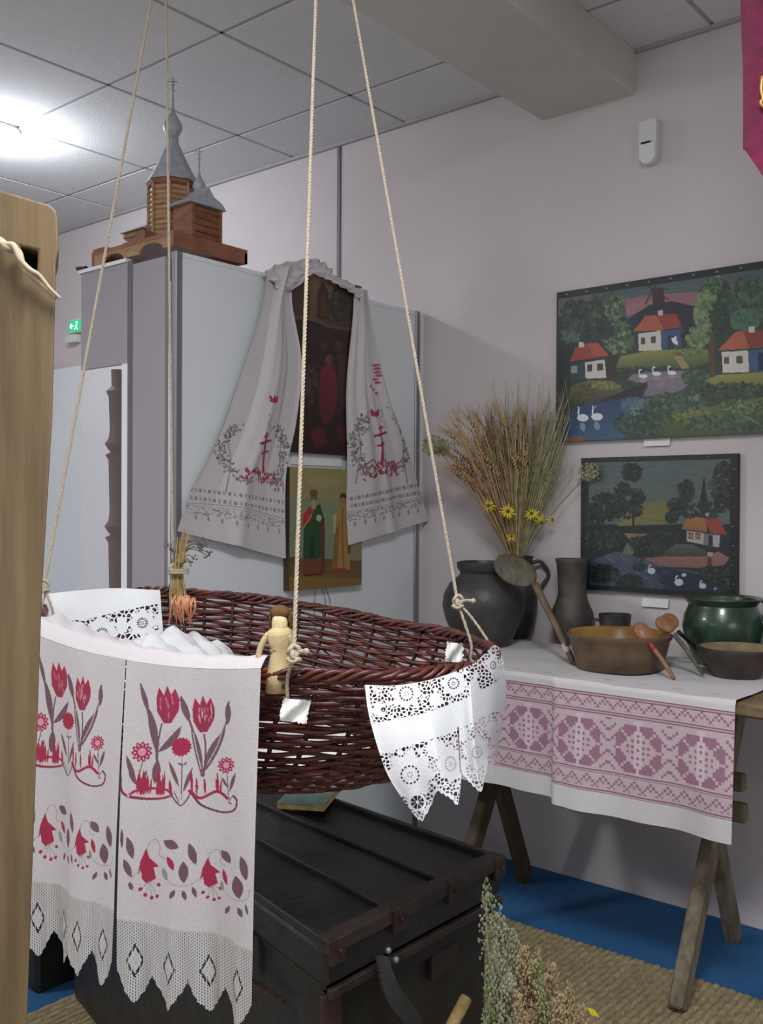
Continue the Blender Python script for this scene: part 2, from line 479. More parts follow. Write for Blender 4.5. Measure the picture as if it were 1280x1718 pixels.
e0 = at(131, 548, x=WX)
t = thing('exit_sign', (WX - .02, e0[1], e0[2] - .06), 'small green lit emergency sign on the far wall', 'sign')
MB().box((WX - .012, e0[1] - .02, e0[2]), (.022, .15, .075), bev=.004).build('housing', M['white'], t)
MB().box((WX - .025, e0[1] - .02, e0[2]), (.004, .135, .06)).build('sign_face', mat('sign_green', (20, 150, 95), .4, emit=(40, 190, 130), estr=.9), t)
b = MB()
b.box((WX - .0285, e0[1] + .02, e0[2]), (.003, .03, .007)); b.beam((WX - .0285, e0[1] + .035, e0[2]), (WX - .0285, e0[1] + .02, e0[2] + .014), .003, .006, (1, 0, 0)); b.beam((WX - .0285, e0[1] + .035, e0[2]), (WX - .0285, e0[1] + .02, e0[2] - .014), .003, .006, (1, 0, 0))
b.ball((WX - .0285, e0[1] - .03, e0[2] + .017), .006, 8, 5); b.beam((WX - .0285, e0[1] - .03, e0[2] + .01), (WX - .0285, e0[1] - .024, e0[2] - .006), .003, .007, (1, 0, 0))
b.beam((WX - .0285, e0[1] - .024, e0[2] - .006), (WX - .0285, e0[1] - .04, e0[2] - .022), .003, .005, (1, 0, 0)); b.beam((WX - .0285, e0[1] - .024, e0[2] - .006), (WX - .0285, e0[1] - .008, e0[2] - .02), .003, .005, (1, 0, 0))
b.build('pictogram', mat('sign_white', (235, 245, 240), .4, emit=(240, 250, 245), estr=1.0), t)
MB().box((WX - .02, e0[1] + .02, e0[2] - .072), (.04, .10, .045), bev=.004).build('battery_box', M['white'], t)

# ---------------------------------------------------------------- exhibition screens
def post(name, x, y, z1, parent, w=.028, mm=None):
    return auto_smooth(MB().box((x, y, z1 / 2), (w, w, z1), bev=.004).build(name, mm or M['alu'], parent))
SY = 2.44
t = thing('display_screen', (2.52, SY, 0), 'pale grey exhibition screen facing us, holding the two icons', 'screen')
MB().box((2.535, SY + .006, 1.085), (1.20, .016, 2.09)).build('panel', M['panel'], t)
post('post', 1.93, SY + .006, 2.14, t); post('post', 3.14, SY + .006, 2.14, t, .03)
MB().box((2.535, SY + .006, .03), (1.18, .022, .03)).build('bottom_rail', M['alu'], t)
MB().box((2.535, SY + .006, 2.130), (1.18, .020, .014)).build('top_rail', M['panel'], t)
t = thing('display_screen', (1.905, 2.55, 0), 'narrow shaded grey screen seen edge-on, left of the iron post', 'screen')
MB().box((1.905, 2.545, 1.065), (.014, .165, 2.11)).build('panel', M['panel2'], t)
post('post', 1.905, 2.640, 2.135, t, .022, mat('dark_joint', (96, 94, 102), .5))
t = thing('showcase_front', (1.905, 2.79, 0), 'grey-framed showcase front with an open window beneath its header', 'showcase')
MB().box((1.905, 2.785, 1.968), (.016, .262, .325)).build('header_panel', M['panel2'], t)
MB().box((1.905, 2.668, .90), (.018, .030, 1.81)).build('stile', M['panel'], t)
MB().box((1.905, 2.790, 2.137), (.03, .27, .012)).build('top_cap', M['panel'], t)
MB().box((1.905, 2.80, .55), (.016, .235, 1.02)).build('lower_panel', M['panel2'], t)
MB().box((1.898, 2.80, 1.43), (.004, .23, .76)).build('glass_pane', mat('showcase_glass', (236, 205, 200), .08, alpha=.07, spec=.4), t)
b_ = at(143, 446, x=1.905)
MB().tube([(1.905, 2.90, 2.150), (1.905, 2.95, 2.156)], .008, 8).build('end_bolt', M['black'], t)
# low partition standing along the wall beyond
t = thing('display_screen', (3.10, 4.5, 0), 'white low screen standing along the wall behind the showcase', 'screen')
MB().box((3.11, 4.45, 1.06), (.02, 2.6, 2.12)).build('panel', M['panel'], t)
post('post', 3.11, 3.15, 2.13, t); post('post', 3.11, 5.76, 2.13, t)
# carved post inside the showcase
p0 = at(196, 830, x=2.12)
cx, cy = p0[0], p0[1]
t = thing('carved_post', (cx, cy, 0), 'dark carved wooden post with turned knobs behind the showcase window', 'post')
prof = [(.055, 0), (.055, .9)]
z = .9
for k in range(3):
    prof += [(.03, z + .01), (.042, z + .03), (.032, z + .05), (.044, z + .07), (.03, z + .09), (.026, z + .12), (.022, z + .34)]; z += .30 if k < 2 else .22
prof += [(.03, 1.74), (.04, 1.76), (.02, 1.78)]
prof = sorted(prof, key=lambda q: q[1])
auto_smooth(MB().lathe((cx, cy, 0), prof, 14, capt=True).build('shaft', mat('dark_carved', (44, 42, 42), .6, noise=.4, nscale=30, bump=.6), t))
MB().box((cx, cy, .89), (.13, .13, .05), bev=.01).build('plinth', M['chest'], t)
q0 = at(200, 840, x=2.22)
cv = Canvas(20, 90, (226, 224, 232), lambda x, y: (x, y))
for k in range(26): cv.ell(random.uniform(2, 18), random.uniform(40, 86), 2.5, 2.5, (150, 146, 170), .8)
S = np.zeros((91, 21, 3)); uu, vv = np.meshgrid(np.linspace(0, 1, 21), np.linspace(0, 1, 91))
S[..., 0] = q0[0] + .01 * np.sin(uu * 7); S[..., 1] = q0[1] - .05 + .10 * uu; S[..., 2] = 1.70 - .98 * vv
tag(grid_obj('hanging_cloth', S, cv, M['cloth']), 'thin white patterned cloth strip hanging behind the dark carved post', 'cloth')
# ================================================================ PICTURES ON THE WALL
def wall_canvas(x, y0, y1, z0, z1, W, H, off, sc):
    """canvas on the plane x: columns run from y0 (left in the picture) to y1; returns canvas + surface"""
    def fm(cx, cy):
        p = at(off[0] + cx / sc, off[1] + cy / sc, x=x)
        return ((y0 - p[1]) / (y0 - y1) * W, (z1 - p[2]) / (z1 - z0) * H)
    U_, V_ = np.meshgrid(np.linspace(0, 1, W + 1), np.linspace(0, 1, H + 1))
    S = np.stack([np.full_like(U_, x), y0 + (y1 - y0) * U_, z1 + (z0 - z1) * V_], -1)
    return fm, S
G1 = [(62, 88, 62), (48, 70, 52), (40, 58, 48), (78, 104, 70), (56, 80, 66)]
G2 = [(44, 62, 50), (36, 52, 46), (54, 74, 56), (30, 44, 40)]
GL = [(104, 132, 84), (124, 148, 96), (86, 116, 76), (70, 98, 66)]
DK = [(30, 40, 36), (24, 32, 30), (38, 52, 46), (46, 60, 52)]

# --- large landscape
y0, y1, z0, z1 = 1.801, .90, 1.585, 2.130
PX = WX - .026
fm, S = wall_canvas(PX, y0, y1, z0, z1, 470, 280, (920, 440), 3.5556)
c = Canvas(470, 280, (44, 62, 54), fm)
c.poly([(60, 150), (1700, -60), (1700, 330), (60, 420)], (70, 84, 92), grad=(96, 98, 98))
c.poly([(60, 200), (300, 170), (300, 330), (60, 330)], (96, 94, 92), .8)
c.poly([(400, 235), (560, 200), (900, 175), (905, 265), (700, 255), (560, 285), (470, 320)], (146, 92, 104))
c.poly([(430, 260), (560, 225), (620, 235), (600, 280), (480, 320)], (160, 104, 112), .7)
for k in range(60):
    x = random.uniform(400, 1300); y = random.uniform(130, 300); c.ell(x, y, random.uniform(20, 60), 6, (88, 104, 112) if y < 210 else (128, 98, 106), .25, -.2, n=8)
c.poly([(465, 345), (600, 255), (740, 232), (870, 262), (880, 480), (465, 480)], (36, 38, 52))
c.poly([(615, 160), (685, 150), (697, 252), (625, 262)], (58, 40, 46))
c.line([(575, 252), (640, 140)], 9, (60, 44, 50)); c.line([(590, 138), (720, 226)], 9, (60, 44, 50)); c.line([(600, 170), (720, 160)], 5, (60, 44, 50))
c.blob(640, 400, 180, 90, DK, 160, 16, 3)
c.blob(830, 480, 110, 90, DK + G2, 150, 14, 4)
# left trees
c.poly([(60, 330), (130, 300), (260, 240), (400, 240), (480, 420), (480, 700), (60, 760)], (36, 50, 44))
c.blob(170, 330, 95, 110, G2 + [(70, 84, 74)], 260, 15, 5)
c.poly([(362, 500), (402, 500), (404, 700), (358, 700)], (46, 40, 34))
c.blob(345, 310, 110, 130, G2 + G1, 420, 15, 6)
c.blob(420, 450, 90, 95, GL + G1, 240, 14, 7)
c.blob(395, 260, 60, 80, GL + G1, 120, 12, 8)
c.blob(300, 400, 90, 60, DK, 120, 14, 9)
c.blob(130, 440, 60, 40, [(86, 104, 92), (64, 80, 70)], 60, 12, 10)
# middle house
c.poly([(505, 412), (580, 320), (655, 312), (700, 400), (660, 408)], (178, 82, 58))
c.poly([(640, 314), (765, 308), (795, 388), (690, 402)], (150, 54, 46))
c.poly([(535, 425), (670, 408), (674, 525), (540, 530)], (196, 188, 174))
c.poly([(670, 408), (790, 396), (792, 508), (674, 525)], (52, 78, 122))
for q in ((553, 450, 578, 490), (612, 444, 641, 482)): c.poly([(q[0], q[1]), (q[2], q[1] - 4), (q[2], q[3]), (q[0], q[3])], (72, 66, 62))
c.poly([(712, 440), (745, 436), (745, 515), (712, 518)], (34, 44, 70))
c.leaf(735, 450, 772, 492, 26, (214, 216, 222)); c.ell(758, 452, 7, 12, (214, 216, 222))
c.poly([(655, 290), (682, 286), (684, 316), (656, 320)], (176, 176, 172))
# lawn
c.poly([(408, 610), (430, 560), (560, 535), (700, 522), (850, 515), (950, 520), (960, 600), (830, 642), (600, 650), (405, 650)], (140, 138, 62), grad=(56, 84, 52))
c.poly([(745, 560), (790, 556), (842, 630), (795, 634)], (150, 132, 84)); c.poly([(740, 535), (860, 540), (850, 560), (760, 556)], (112, 84, 58))
c.blob(860, 530, 70, 22, GL, 50, 10, 11); c.blob(600, 640, 200, 14, G2, 120, 9, 12)
# left house
c.poly([(125, 592), (158, 515), (200, 488), (292, 480), (362, 556), (230, 578)], (156, 60, 52))
c.poly([(230, 484), (292, 480), (362, 556), (270, 566)], (182, 74, 58), .8)
c.poly([(218, 597), (335, 580), (346, 690), (222, 694)], (198, 192, 178))
c.poly([(128, 602), (218, 597), (222, 694), (130, 698)], (38, 66, 76)); c.poly([(136, 620), (172, 618), (172, 660), (136, 662)], (132, 146, 140))
for q in ((232, 612, 260, 652), (291, 604, 326, 646)): c.poly([(q[0], q[1]), (q[2], q[1] - 3), (q[2], q[3]), (q[0], q[3])], (60, 50, 48))
c.poly([(180, 478), (211, 475), (212, 506), (182, 510)], (196, 190, 180))
# water
c.poly([(470, 700), (500, 670), (600, 655), (860, 645), (840, 740), (720, 790), (560, 808), (600, 730)], (128, 112, 124), grad=(112, 104, 118))
for k in range(40): c.ell(random.uniform(520, 820), random.uniform(665, 780), 26, 4, (148, 132, 144), .35, n=8)
c.poly([(90, 1060), (130, 900), (250, 830), (470, 800), (640, 800), (640, 900), (430, 1060)], (40, 56, 104), grad=(42, 92, 124))
c.blob(520, 850, 90, 40, [(92, 124, 130), (76, 108, 120), (60, 90, 110)], 90, 16, 13, .5)
c.poly([(115, 810), (140, 735), (250, 702), (380, 708), (452, 765), (400, 800), (250, 835), (150, 850)], (104, 104, 52), grad=(64, 64, 44))
c.blob(200, 760, 90, 40, [(66, 62, 42), (90, 88, 48)], 80, 10, 14); c.blob(340, 735, 90, 22, [(140, 134, 64), (120, 118, 56)], 50, 9, 15)
c.poly([(300, 825), (470, 760), (597, 710), (560, 790), (330, 838)], (44, 34, 44)); c.line([(380, 815), (480, 790), (560, 800)], 16, (30, 28, 50))
for x, y in ((565, 680), (645, 665), (737, 660)):
    c.ell(x, y, 26, 12, (212, 214, 220)); c.line([(x - 18, y), (x - 24, y - 26), (x - 18, y - 40), (x - 8, y - 36)], 7, (212, 214, 220)); c.ell(x, y + 26, 22, 9, (160, 148, 160), .6)
for x, y in ((205, 928), (290, 922)):
    c.ell(x, y, 34, 22, (214, 220, 226)); c.line([(x - 24, y), (x - 26, y - 36), (x - 20, y - 58), (x - 6, y - 64), (x - 30, y - 60)], 9, (220, 224, 228)); c.leaf(x - 8, y + 26, x + 6, y + 82, 36, (130, 158, 178), .8)
# foreground greenery
c.poly([(440, 1060), (620, 860), (780, 790), (860, 700), (1000, 660), (1700, 640), (1700, 1060)], (52, 74, 54))
c.blob(760, 850, 190, 70, G1 + [(84, 112, 84)], 380, 13, 16); c.blob(880, 690, 80, 50, G1 + [(70, 100, 90)], 150, 13, 17)
c.blob(560, 960, 170, 80, G2 + G1, 340, 13, 18)
c.blob(870, 800, 30, 30, [(112, 142, 118)], 20, 7, 19); c.blob(520, 890, 26, 26, [(104, 134, 100)], 16, 8, 20)
c.poly([(935, 705), (1000, 675), (1280, 655), (1700, 650), (1700, 760), (1010, 748)], (150, 144, 62), grad=(92, 100, 48))
c.blob(1120, 770, 260, 50, G2 + G1, 300, 12, 21)
c.poly([(690, 985), (850, 890), (1090, 835), (1300, 800), (1700, 780), (1700, 1060), (690, 1040)], (98, 112, 52), grad=(56, 78, 48))
c.blob(860, 920, 120, 40, [(124, 132, 52), (104, 116, 48)], 120, 11, 22); c.blob(1100, 960, 320, 50, G1 + [(92, 118, 66)], 360, 12, 23)
c.blob(1150, 860, 150, 40, G1 + GL, 170, 10, 24)
for k in range(8): c.line([(1120 + k * 16, 880 + k * 9), (1160 + k * 16, 925 + k * 8)], 4, (140, 158, 100), .5)
# right trees
c.blob(1200, 230, 110, 150, G1 + [(64, 100, 72)], 330, 16, 25)
c.blob(1180, 340, 90, 70, [(74, 116, 84), (60, 98, 74)], 120, 14, 26)
c.poly([(952, 390), (988, 390), (996, 680), (958, 684)], (84, 66, 50))
c.blob(1000, 250, 95, 165, G1 + G2, 460, 15, 27); c.blob(940, 290, 70, 130, GL, 260, 14, 28); c.blob(1020, 330, 60, 90, G2, 150, 13, 29)
c.blob(890, 450, 66, 62, GL, 170, 13, 30); c.blob(985, 130, 50, 50, GL + G1, 90, 12, 31)
# right house
c.poly([(1008, 528), (1118, 414), (1210, 408), (1200, 512)], (184, 92, 60)); c.poly([(1160, 412), (1700, 380), (1700, 470), (1200, 515)], (140, 56, 48))
c.poly([(1033, 536), (1190, 526), (1197, 655), (1040, 660)], (202, 196, 182)); c.poly([(1190, 526), (1700, 480), (1700, 640), (1197, 655)], (50, 86, 138)); c.poly([(1252, 540), (1300, 536), (1300, 640), (1252, 645)], (26, 40, 66))
for q in ((1047, 566, 1078, 606), (1122, 560, 1158, 604)): c.poly([(q[0], q[1]), (q[2], q[1] - 3), (q[2], q[3]), (q[0], q[3])], (84, 76, 70))
c.poly([(1194, 386), (1228, 382), (1232, 418), (1196, 420)], (196, 196, 190))
c.poly([(105, 1050), (160, 1035), (220, 1040), (215, 1070), (105, 1070)], (126, 84, 66))
c.line([(80, 870), (130, 800), (140, 740)], 16, (96, 92, 62), .7)
c.poly([(0, 0), (470, 0), (470, 13), (0, 12)], (30, 34, 40), raw=True); c.poly([(0, 0), (3, 0), (3, 280), (0, 280)], (34, 36, 34), raw=True)
for k in range(12): c.poly([(20 + k * 41, 5), (24 + k * 41, 5), (24 + k * 41, 8), (20 + k * 41, 8)], (110, 116, 120), raw=True)
c.grain(4, 5); c.c = c.c * .82 + c.c.mean(-1, keepdims=True) * .18
t = thing('landscape_painting', (WX - .014, (y0 + y1) / 2, z0), 'large unframed painting of three red-roofed white cottages, trees and swans', 'painting')
MB().box((WX - .0145, (y0 + y1) / 2, (z0 + z1) / 2), (.021, y0 - y1, z1 - z0)).build('stretcher', M['black'], t)
grid_obj('canvas', S, c, M['paint'], t)

# --- small night landscape
y0, y1, z0, z1 = 1.698, 1.137, 1.055, 1.524
fm, S = wall_canvas(PX, y0, y1, z0, z1, 330, 280, (960, 750), 4.0)
c = Canvas(330, 280, (34, 44, 44), fm)
c.poly([(110, 100), (1060, 80), (1060, 520), (110, 520)], (86, 104, 104), grad=(92, 108, 98))
for k in range(70): c.ell(random.uniform(130, 1000), random.uniform(100, 330), 60, 9, (104, 118, 114) if k % 2 else (74, 94, 96), .3, -.1, n=8)
c.poly([(300, 530), (420, 400), (600, 355), (680, 370), (700, 520)], (116, 116, 60), grad=(134, 126, 62))
c.line([(430, 470), (640, 505)], 6, (96, 84, 48), .6)
c.blob(400, 170, 60, 60, DK, 120, 14, 41); c.blob(340, 285, 56, 46, DK, 90, 12, 42); c.blob(435, 335, 50, 55, DK + [(52, 70, 58)], 110, 12, 43)
c.blob(240, 400, 130, 90, DK, 260, 14, 44); c.blob(390, 420, 80, 60, DK, 120, 12, 45); c.line([(410, 540), (412, 430)], 16, (28, 28, 26))
c.blob(150, 500, 60, 90, DK, 110, 14, 46)
c.blob(765, 300, 52, 80, DK + [(54, 74, 66)], 160, 12, 47); c.blob(700, 400, 60, 60, DK + [(54, 74, 66)], 120, 12, 48); c.blob(670, 470, 46, 40, DK, 60, 12, 49)
c.poly([(845, 420), (885, 190), (915, 420)], (28, 40, 40)); c.blob(1020, 260, 80, 170, DK, 300, 15, 50); c.blob(860, 430, 140, 60, DK, 160, 13, 51)
c.blob(950, 260, 40, 50, [(70, 92, 84), (56, 78, 72)], 50, 10, 52)
c.poly([(110, 535), (700, 520), (760, 560), (760, 640), (110, 700)], (30, 36, 42))
c.line([(420, 525), (560, 522), (740, 515)], 10, (62, 74, 104), .8)
c.poly([(340, 590), (430, 545), (560, 575), (540, 600)], (52, 42, 48)); c.poly([(345, 578), (540, 585), (520, 640), (400, 640), (350, 720), (395, 726), (410, 650)], (136, 122, 62)); c.poly([(370, 640), (480, 640), (400, 725), (330, 720)], (100, 118, 92))
c.blob(500, 650, 120, 60, DK + [(50, 70, 48)], 200, 13, 53); c.blob(620, 600, 90, 50, DK, 120, 13, 54); c.blob(200, 620, 150, 60, DK + [(70, 84, 80)], 240, 13, 55)
c.poly([(730, 548), (770, 490), (830, 470), (900, 478), (905, 572)], (176, 118, 56), grad=(160, 96, 50))
c.poly([(885, 480), (980, 478), (1040, 588), (930, 578)], (166, 60, 46)); c.poly([(895, 444), (915, 442), (915, 466), (897, 466)], (180, 170, 160))
c.poly([(770, 562), (885, 578), (880, 655), (768, 632)], (176, 172, 164)); c.poly([(885, 578), (990, 590), (985, 672), (880, 655)], (112, 116, 120)); c.poly([(945, 590), (992, 594), (985, 674), (945, 668)], (176, 172, 170)); c.poly([(915, 590), (942, 594), (942, 664), (915, 660)], (40, 44, 46))
for x in (800, 845):
    c.poly([(x - 20, 572), (x + 14, 577), (x + 14, 622), (x - 20, 616)], (136, 60, 44)); c.line([(x - 3, 572), (x - 3, 620)], 4, (176, 172, 164)); c.line([(x - 20, 595), (x + 14, 600)], 4, (176, 172, 164))
c.poly([(620, 700), (700, 650), (800, 652), (900, 700), (905, 740), (600, 740)], (88, 96, 80), grad=(58, 62, 52))
c.poly([(480, 745), (620, 735), (900, 735), (980, 700), (1055, 745), (1020, 790), (900, 812), (640, 805), (520, 780)], (158, 108, 98), grad=(136, 90, 84))
c.poly([(905, 735), (935, 712), (935, 795), (908, 805)], (96, 52, 50)); c.poly([(905, 705), (945, 705), (940, 735), (908, 735)], (176, 158, 146))
c.poly([(120, 760), (300, 700), (500, 760), (640, 815), (800, 830), (1060, 880), (1060, 980), (120, 970)], (74, 90, 104), grad=(52, 62, 92))
c.poly([(520, 800), (640, 815), (1000, 880), (1060, 980), (640, 980)], (30, 34, 62), .85)
for k in range(60): c.ell(random.uniform(240, 640), random.uniform(730, 960), 34, 4, (112, 134, 144), .3, .5, n=8)
c.blob(450, 800, 40, 40, DK, 40, 10, 56); c.blob(200, 850, 110, 60, DK, 160, 14, 57); c.blob(380, 920, 90, 60, DK + [(30, 56, 50)], 180, 13, 58); c.blob(960, 850, 110, 50, DK + [(60, 78, 66)], 180, 12, 59); c.blob(1010, 940, 60, 50, DK, 80, 12, 60)
for x, y, r in ((532, 832, 26), (715, 908, 30), (875, 932, 24)):
    c.ell(x, y, r, r * .8, (196, 204, 210)); c.line([(x - r * .7, y), (x - r * .6, y - r * 1.2), (x - r * .1, y - r * 1.5)], 8, (196, 204, 210))
c.ell(750, 858, 16, 12, (186, 196, 204)); c.ell(960, 950, 12, 8, (150, 160, 170))
for q in ([(0, 0), (330, 0), (330, 11), (0, 11)], [(0, 0), (11, 0), (11, 280), (0, 280)], [(0, 270), (330, 270), (330, 280), (0, 280)], [(316, 0), (330, 0), (330, 280), (316, 280)]): c.poly(q, (26, 29, 29), raw=True)
c.grain(4, 6); c.c = (c.c * .84 + c.c.mean(-1, keepdims=True) * .16) * .9
t = thing('landscape_painting', (WX - .014, (y0 + y1) / 2, z0), 'smaller dark painting of one orange-roofed cottage above a dusky stream', 'painting')
MB().box((WX - .0145, (y0 + y1) / 2, (z0 + z1) / 2), (.021, y0 - y1, z1 - z0)).build('stretcher', M['black'], t)
grid_obj('canvas', S, c, M['paint'], t)
for k in range(9):
    MB().ball((PX - .001, y0 - .03 - .062 * k, z1 - .008), .0025, 6, 4).build('nail_head', M['alu'], t, True)
for k in range(7):
    MB().ball((PX - .001, y1 + .012 + .004 * (k % 2), z1 - .05 - .062 * k), (.002, .006, .002), 6, 4).build('nail_head', M['alu'], t, True)
    MB().ball((PX - .001, y0 - .008, z1 - .05 - .062 * k), .0022, 6, 4).build('nail_head', M['alu'], t, True)
for (px, py), nm in (((1102, 741), 'white title card under the large landscape painting'), ((1099, 1011.5), 'white title card under the small dark painting')):
    p = at(px, py, x=WX - .008)
    b = MB().box((0, 0, 0), (.002, .094, .030), R=Matrix.Rotation(.25, 3, 'Y'))
    b.v = [tuple(np.array(v) + p) for v in b.v]
    tag(b.build('title_card', M['paper']), nm, 'label')

# ================================================================ ICONS on the screen (plane y = SYF)
SYF = SY - .004
def scr_canvas(y, x0, x1, z0, z1, W, H, off, sc):
    def fm(cx, cy):
        p = at(off[0] + cx / sc, off[1] + cy / sc, y=y)
        return ((p[0] - x0) / (x1 - x0) * W, (z1 - p[2]) / (z1 - z0) * H)
    U_, V_ = np.meshgrid(np.linspace(0, 1, W + 1), np.linspace(0, 1, H + 1))
    return fm, np.stack([x0 + (x1 - x0) * U_, np.full_like(U_, y), z1 + (z0 - z1) * V_], -1)
OFF4, SC4 = (300, 420), 2.909
x0, x1, z0, z1 = 2.38, 2.765, 1.535, 2.170
fm, S = scr_canvas(SYF - .026, x0, x1, z0, z1, 140, 250, OFF4, SC4)
c = Canvas(140, 250, (44, 32, 30), fm)
c.poly([(540, 120), (900, 120), (900, 380), (540, 330)], (70, 54, 42)); c.poly([(640, 110), (780, 130), (760, 340), (640, 330)], (112, 92, 66), grad=(90, 74, 56))
c.poly([(672, 330), (676, 210), (700, 150), (728, 200), (738, 340)], (62, 40, 30)); c.poly([(690, 320), (690, 230), (712, 190), (726, 320)], (84, 50, 32))
c.blob(800, 260, 70, 90, [(50, 44, 40), (70, 60, 50), (40, 34, 32)], 120, 12, 61)
c.line([(540, 330), (640, 330), (740, 370), (880, 390)], 20, (92, 78, 70), .8)
c.poly([(540, 400), (880, 410), (880, 1000), (540, 990)], (44, 28, 28)); c.blob(720, 620, 140, 190, [(54, 36, 34), (38, 26, 28), (62, 40, 36)], 240, 18, 62, .5)
c.poly([(690, 590), (735, 545), (770, 600), (775, 720), (745, 840), (705, 850), (680, 730)], (112, 36, 40), grad=(84, 28, 34)); c.ell(732, 530, 18, 22, (92, 66, 54))
c.ell(780, 470, 22, 26, (70, 48, 44)); c.ell(705, 470, 20, 26, (66, 50, 46)); c.poly([(770, 500), (830, 520), (820, 760), (790, 760)], (66, 42, 40))
c.blob(640, 650, 40, 90, [(60, 52, 44), (80, 64, 56)], 60, 12, 63, .6)
c.poly([(640, 880), (700, 860), (730, 940), (660, 960)], (96, 32, 38), .8); c.poly([(760, 870), (830, 850), (830, 940), (780, 940)], (80, 32, 36), .7)
c.grain(5, 8)
t = thing('icon', ((x0 + x1) / 2, SY - .018, z0), 'tall dark old icon with a red-robed figure, framed by the draped towel', 'icon')
MB().box(((x0 + x1) / 2, SY - .016, (z0 + z1) / 2), (x1 - x0, .026, z1 - z0)).build('board', M['black'], t)
grid_obj('painted_face', S, c, M['paint'], t)

x0, x1, z0, z1 = 2.388, 2.768, 1.053, 1.483
fm, S = scr_canvas(SYF - .030, x0, x1, z0, z1, 170, 200, OFF4, SC4)
c = Canvas(170, 200, (120, 118, 84), fm)
c.poly([(520, 1040), (900, 1040), (900, 1260), (520, 1240)], (146, 132, 84), grad=(140, 134, 98)); c.poly([(520, 1200), (900, 1220), (900, 1520), (520, 1500)], (128, 132, 104), grad=(116, 134, 108))
c.poly([(850, 1280), (900, 1280), (900, 1500), (850, 1500)], (150, 116, 84), .6); c.ell(710, 1130, 90, 26, (154, 142, 106), .6)
c.poly([(500, 1495), (900, 1515), (900, 1700), (500, 1700)], (100, 74, 50), grad=(122, 98, 54)); c.poly([(500, 1590), (900, 1600), (900, 1700), (500, 1700)], (128, 104, 56), .8)
# left saint
c.poly([(610, 1300), (640, 1245), (690, 1240), (712, 1320), (706, 1500), (640, 1512), (606, 1500)], (40, 76, 44)); c.poly([(640, 1400), (660, 1400), (664, 1505), (640, 1508)], (30, 56, 36)); c.line([(690, 1300), (700, 1400), (694, 1500)], 6, (66, 96, 60))
c.poly([(606, 1505), (704, 1505), (706, 1575), (650, 1590), (602, 1585)], (112, 66, 48)); c.line([(610, 1585), (700, 1580)], 8, (70, 34, 30)); c.poly([(690, 1330), (712, 1330), (712, 1575), (696, 1578)], (92, 54, 44))
c.poly([(604, 1360), (606, 1290), (640, 1250), (662, 1262), (640, 1320)], (164, 52, 56)); c.line([(604, 1362), (650, 1290)], 4, (170, 160, 110))
c.ell(684, 1306, 13, 17, (170, 170, 140)); c.ell(658, 1212, 17, 22, (122, 92, 66)); c.ell(658, 1240, 15, 26, (150, 142, 122)); c.poly([(642, 1200), (640, 1172), (660, 1166), (678, 1176), (676, 1202)], (96, 80, 50))
for e in (-6, 6): c.ell(658 + e, 1210, 2, 1.6, (40, 30, 24))
# right saint
c.poly([(768, 1290), (785, 1245), (825, 1245), (838, 1300), (836, 1560), (748, 1556), (760, 1420)], (160, 122, 66)); c.poly([(760, 1360), (785, 1330), (775, 1555), (750, 1555)], (132, 96, 54)); c.line([(800, 1260), (798, 1400), (806, 1550)], 6, (120, 86, 52)); c.poly([(820, 1300), (840, 1300), (840, 1480), (824, 1480)], (96, 66, 48))
c.ell(802, 1214, 15, 24, (126, 90, 60)); c.ell(802, 1200, 16, 16, (74, 52, 36)); c.ell(802, 1220, 11, 15, (148, 112, 82)); c.ell(788, 1562, 40, 11, (146, 60, 52)); c.poly([(752, 1290), (770, 1285), (764, 1380), (755, 1378)], (176, 160, 120))
for e in (-4, 4): c.ell(802 + e, 1217, 1.6, 1.4, (40, 30, 24))
c.grain(4, 9)
t = thing('icon', ((x0 + x1) / 2, SY - .018, z0), 'lower gold-ground icon of two standing robed saints', 'icon')
MB().box(((x0 + x1) / 2, SY - .018, (z0 + z1) / 2), (x1 - x0, .030, z1 - z0), bev=.002).build('board', mat('icon_board', (62, 48, 34), .6), t)
grid_obj('painted_face', S, c, M['paint'], t)
p = at(537, 775, y=SY - .02)
tag(MB().box((p[0], SY - .006, 1.511), (.26, .004, .036)).build('paper_strip', M['paper']), 'plain white paper strip between the two icons', 'label')
b = MB()
for dx, s_ in ((.0, -.01), (.03, .02), (.045, .03)):
    b.tube(spline([(2.55 + dx, SY - .006, 1.06), (2.55 + dx + s_, SY - .008, .99), (2.55 + dx + s_ * .4, SY - .006, .90)], 10), .0011, 4)
tag(b.build('loose_threads', M['black']), 'thin dark threads hanging below the lower icon', 'thread')

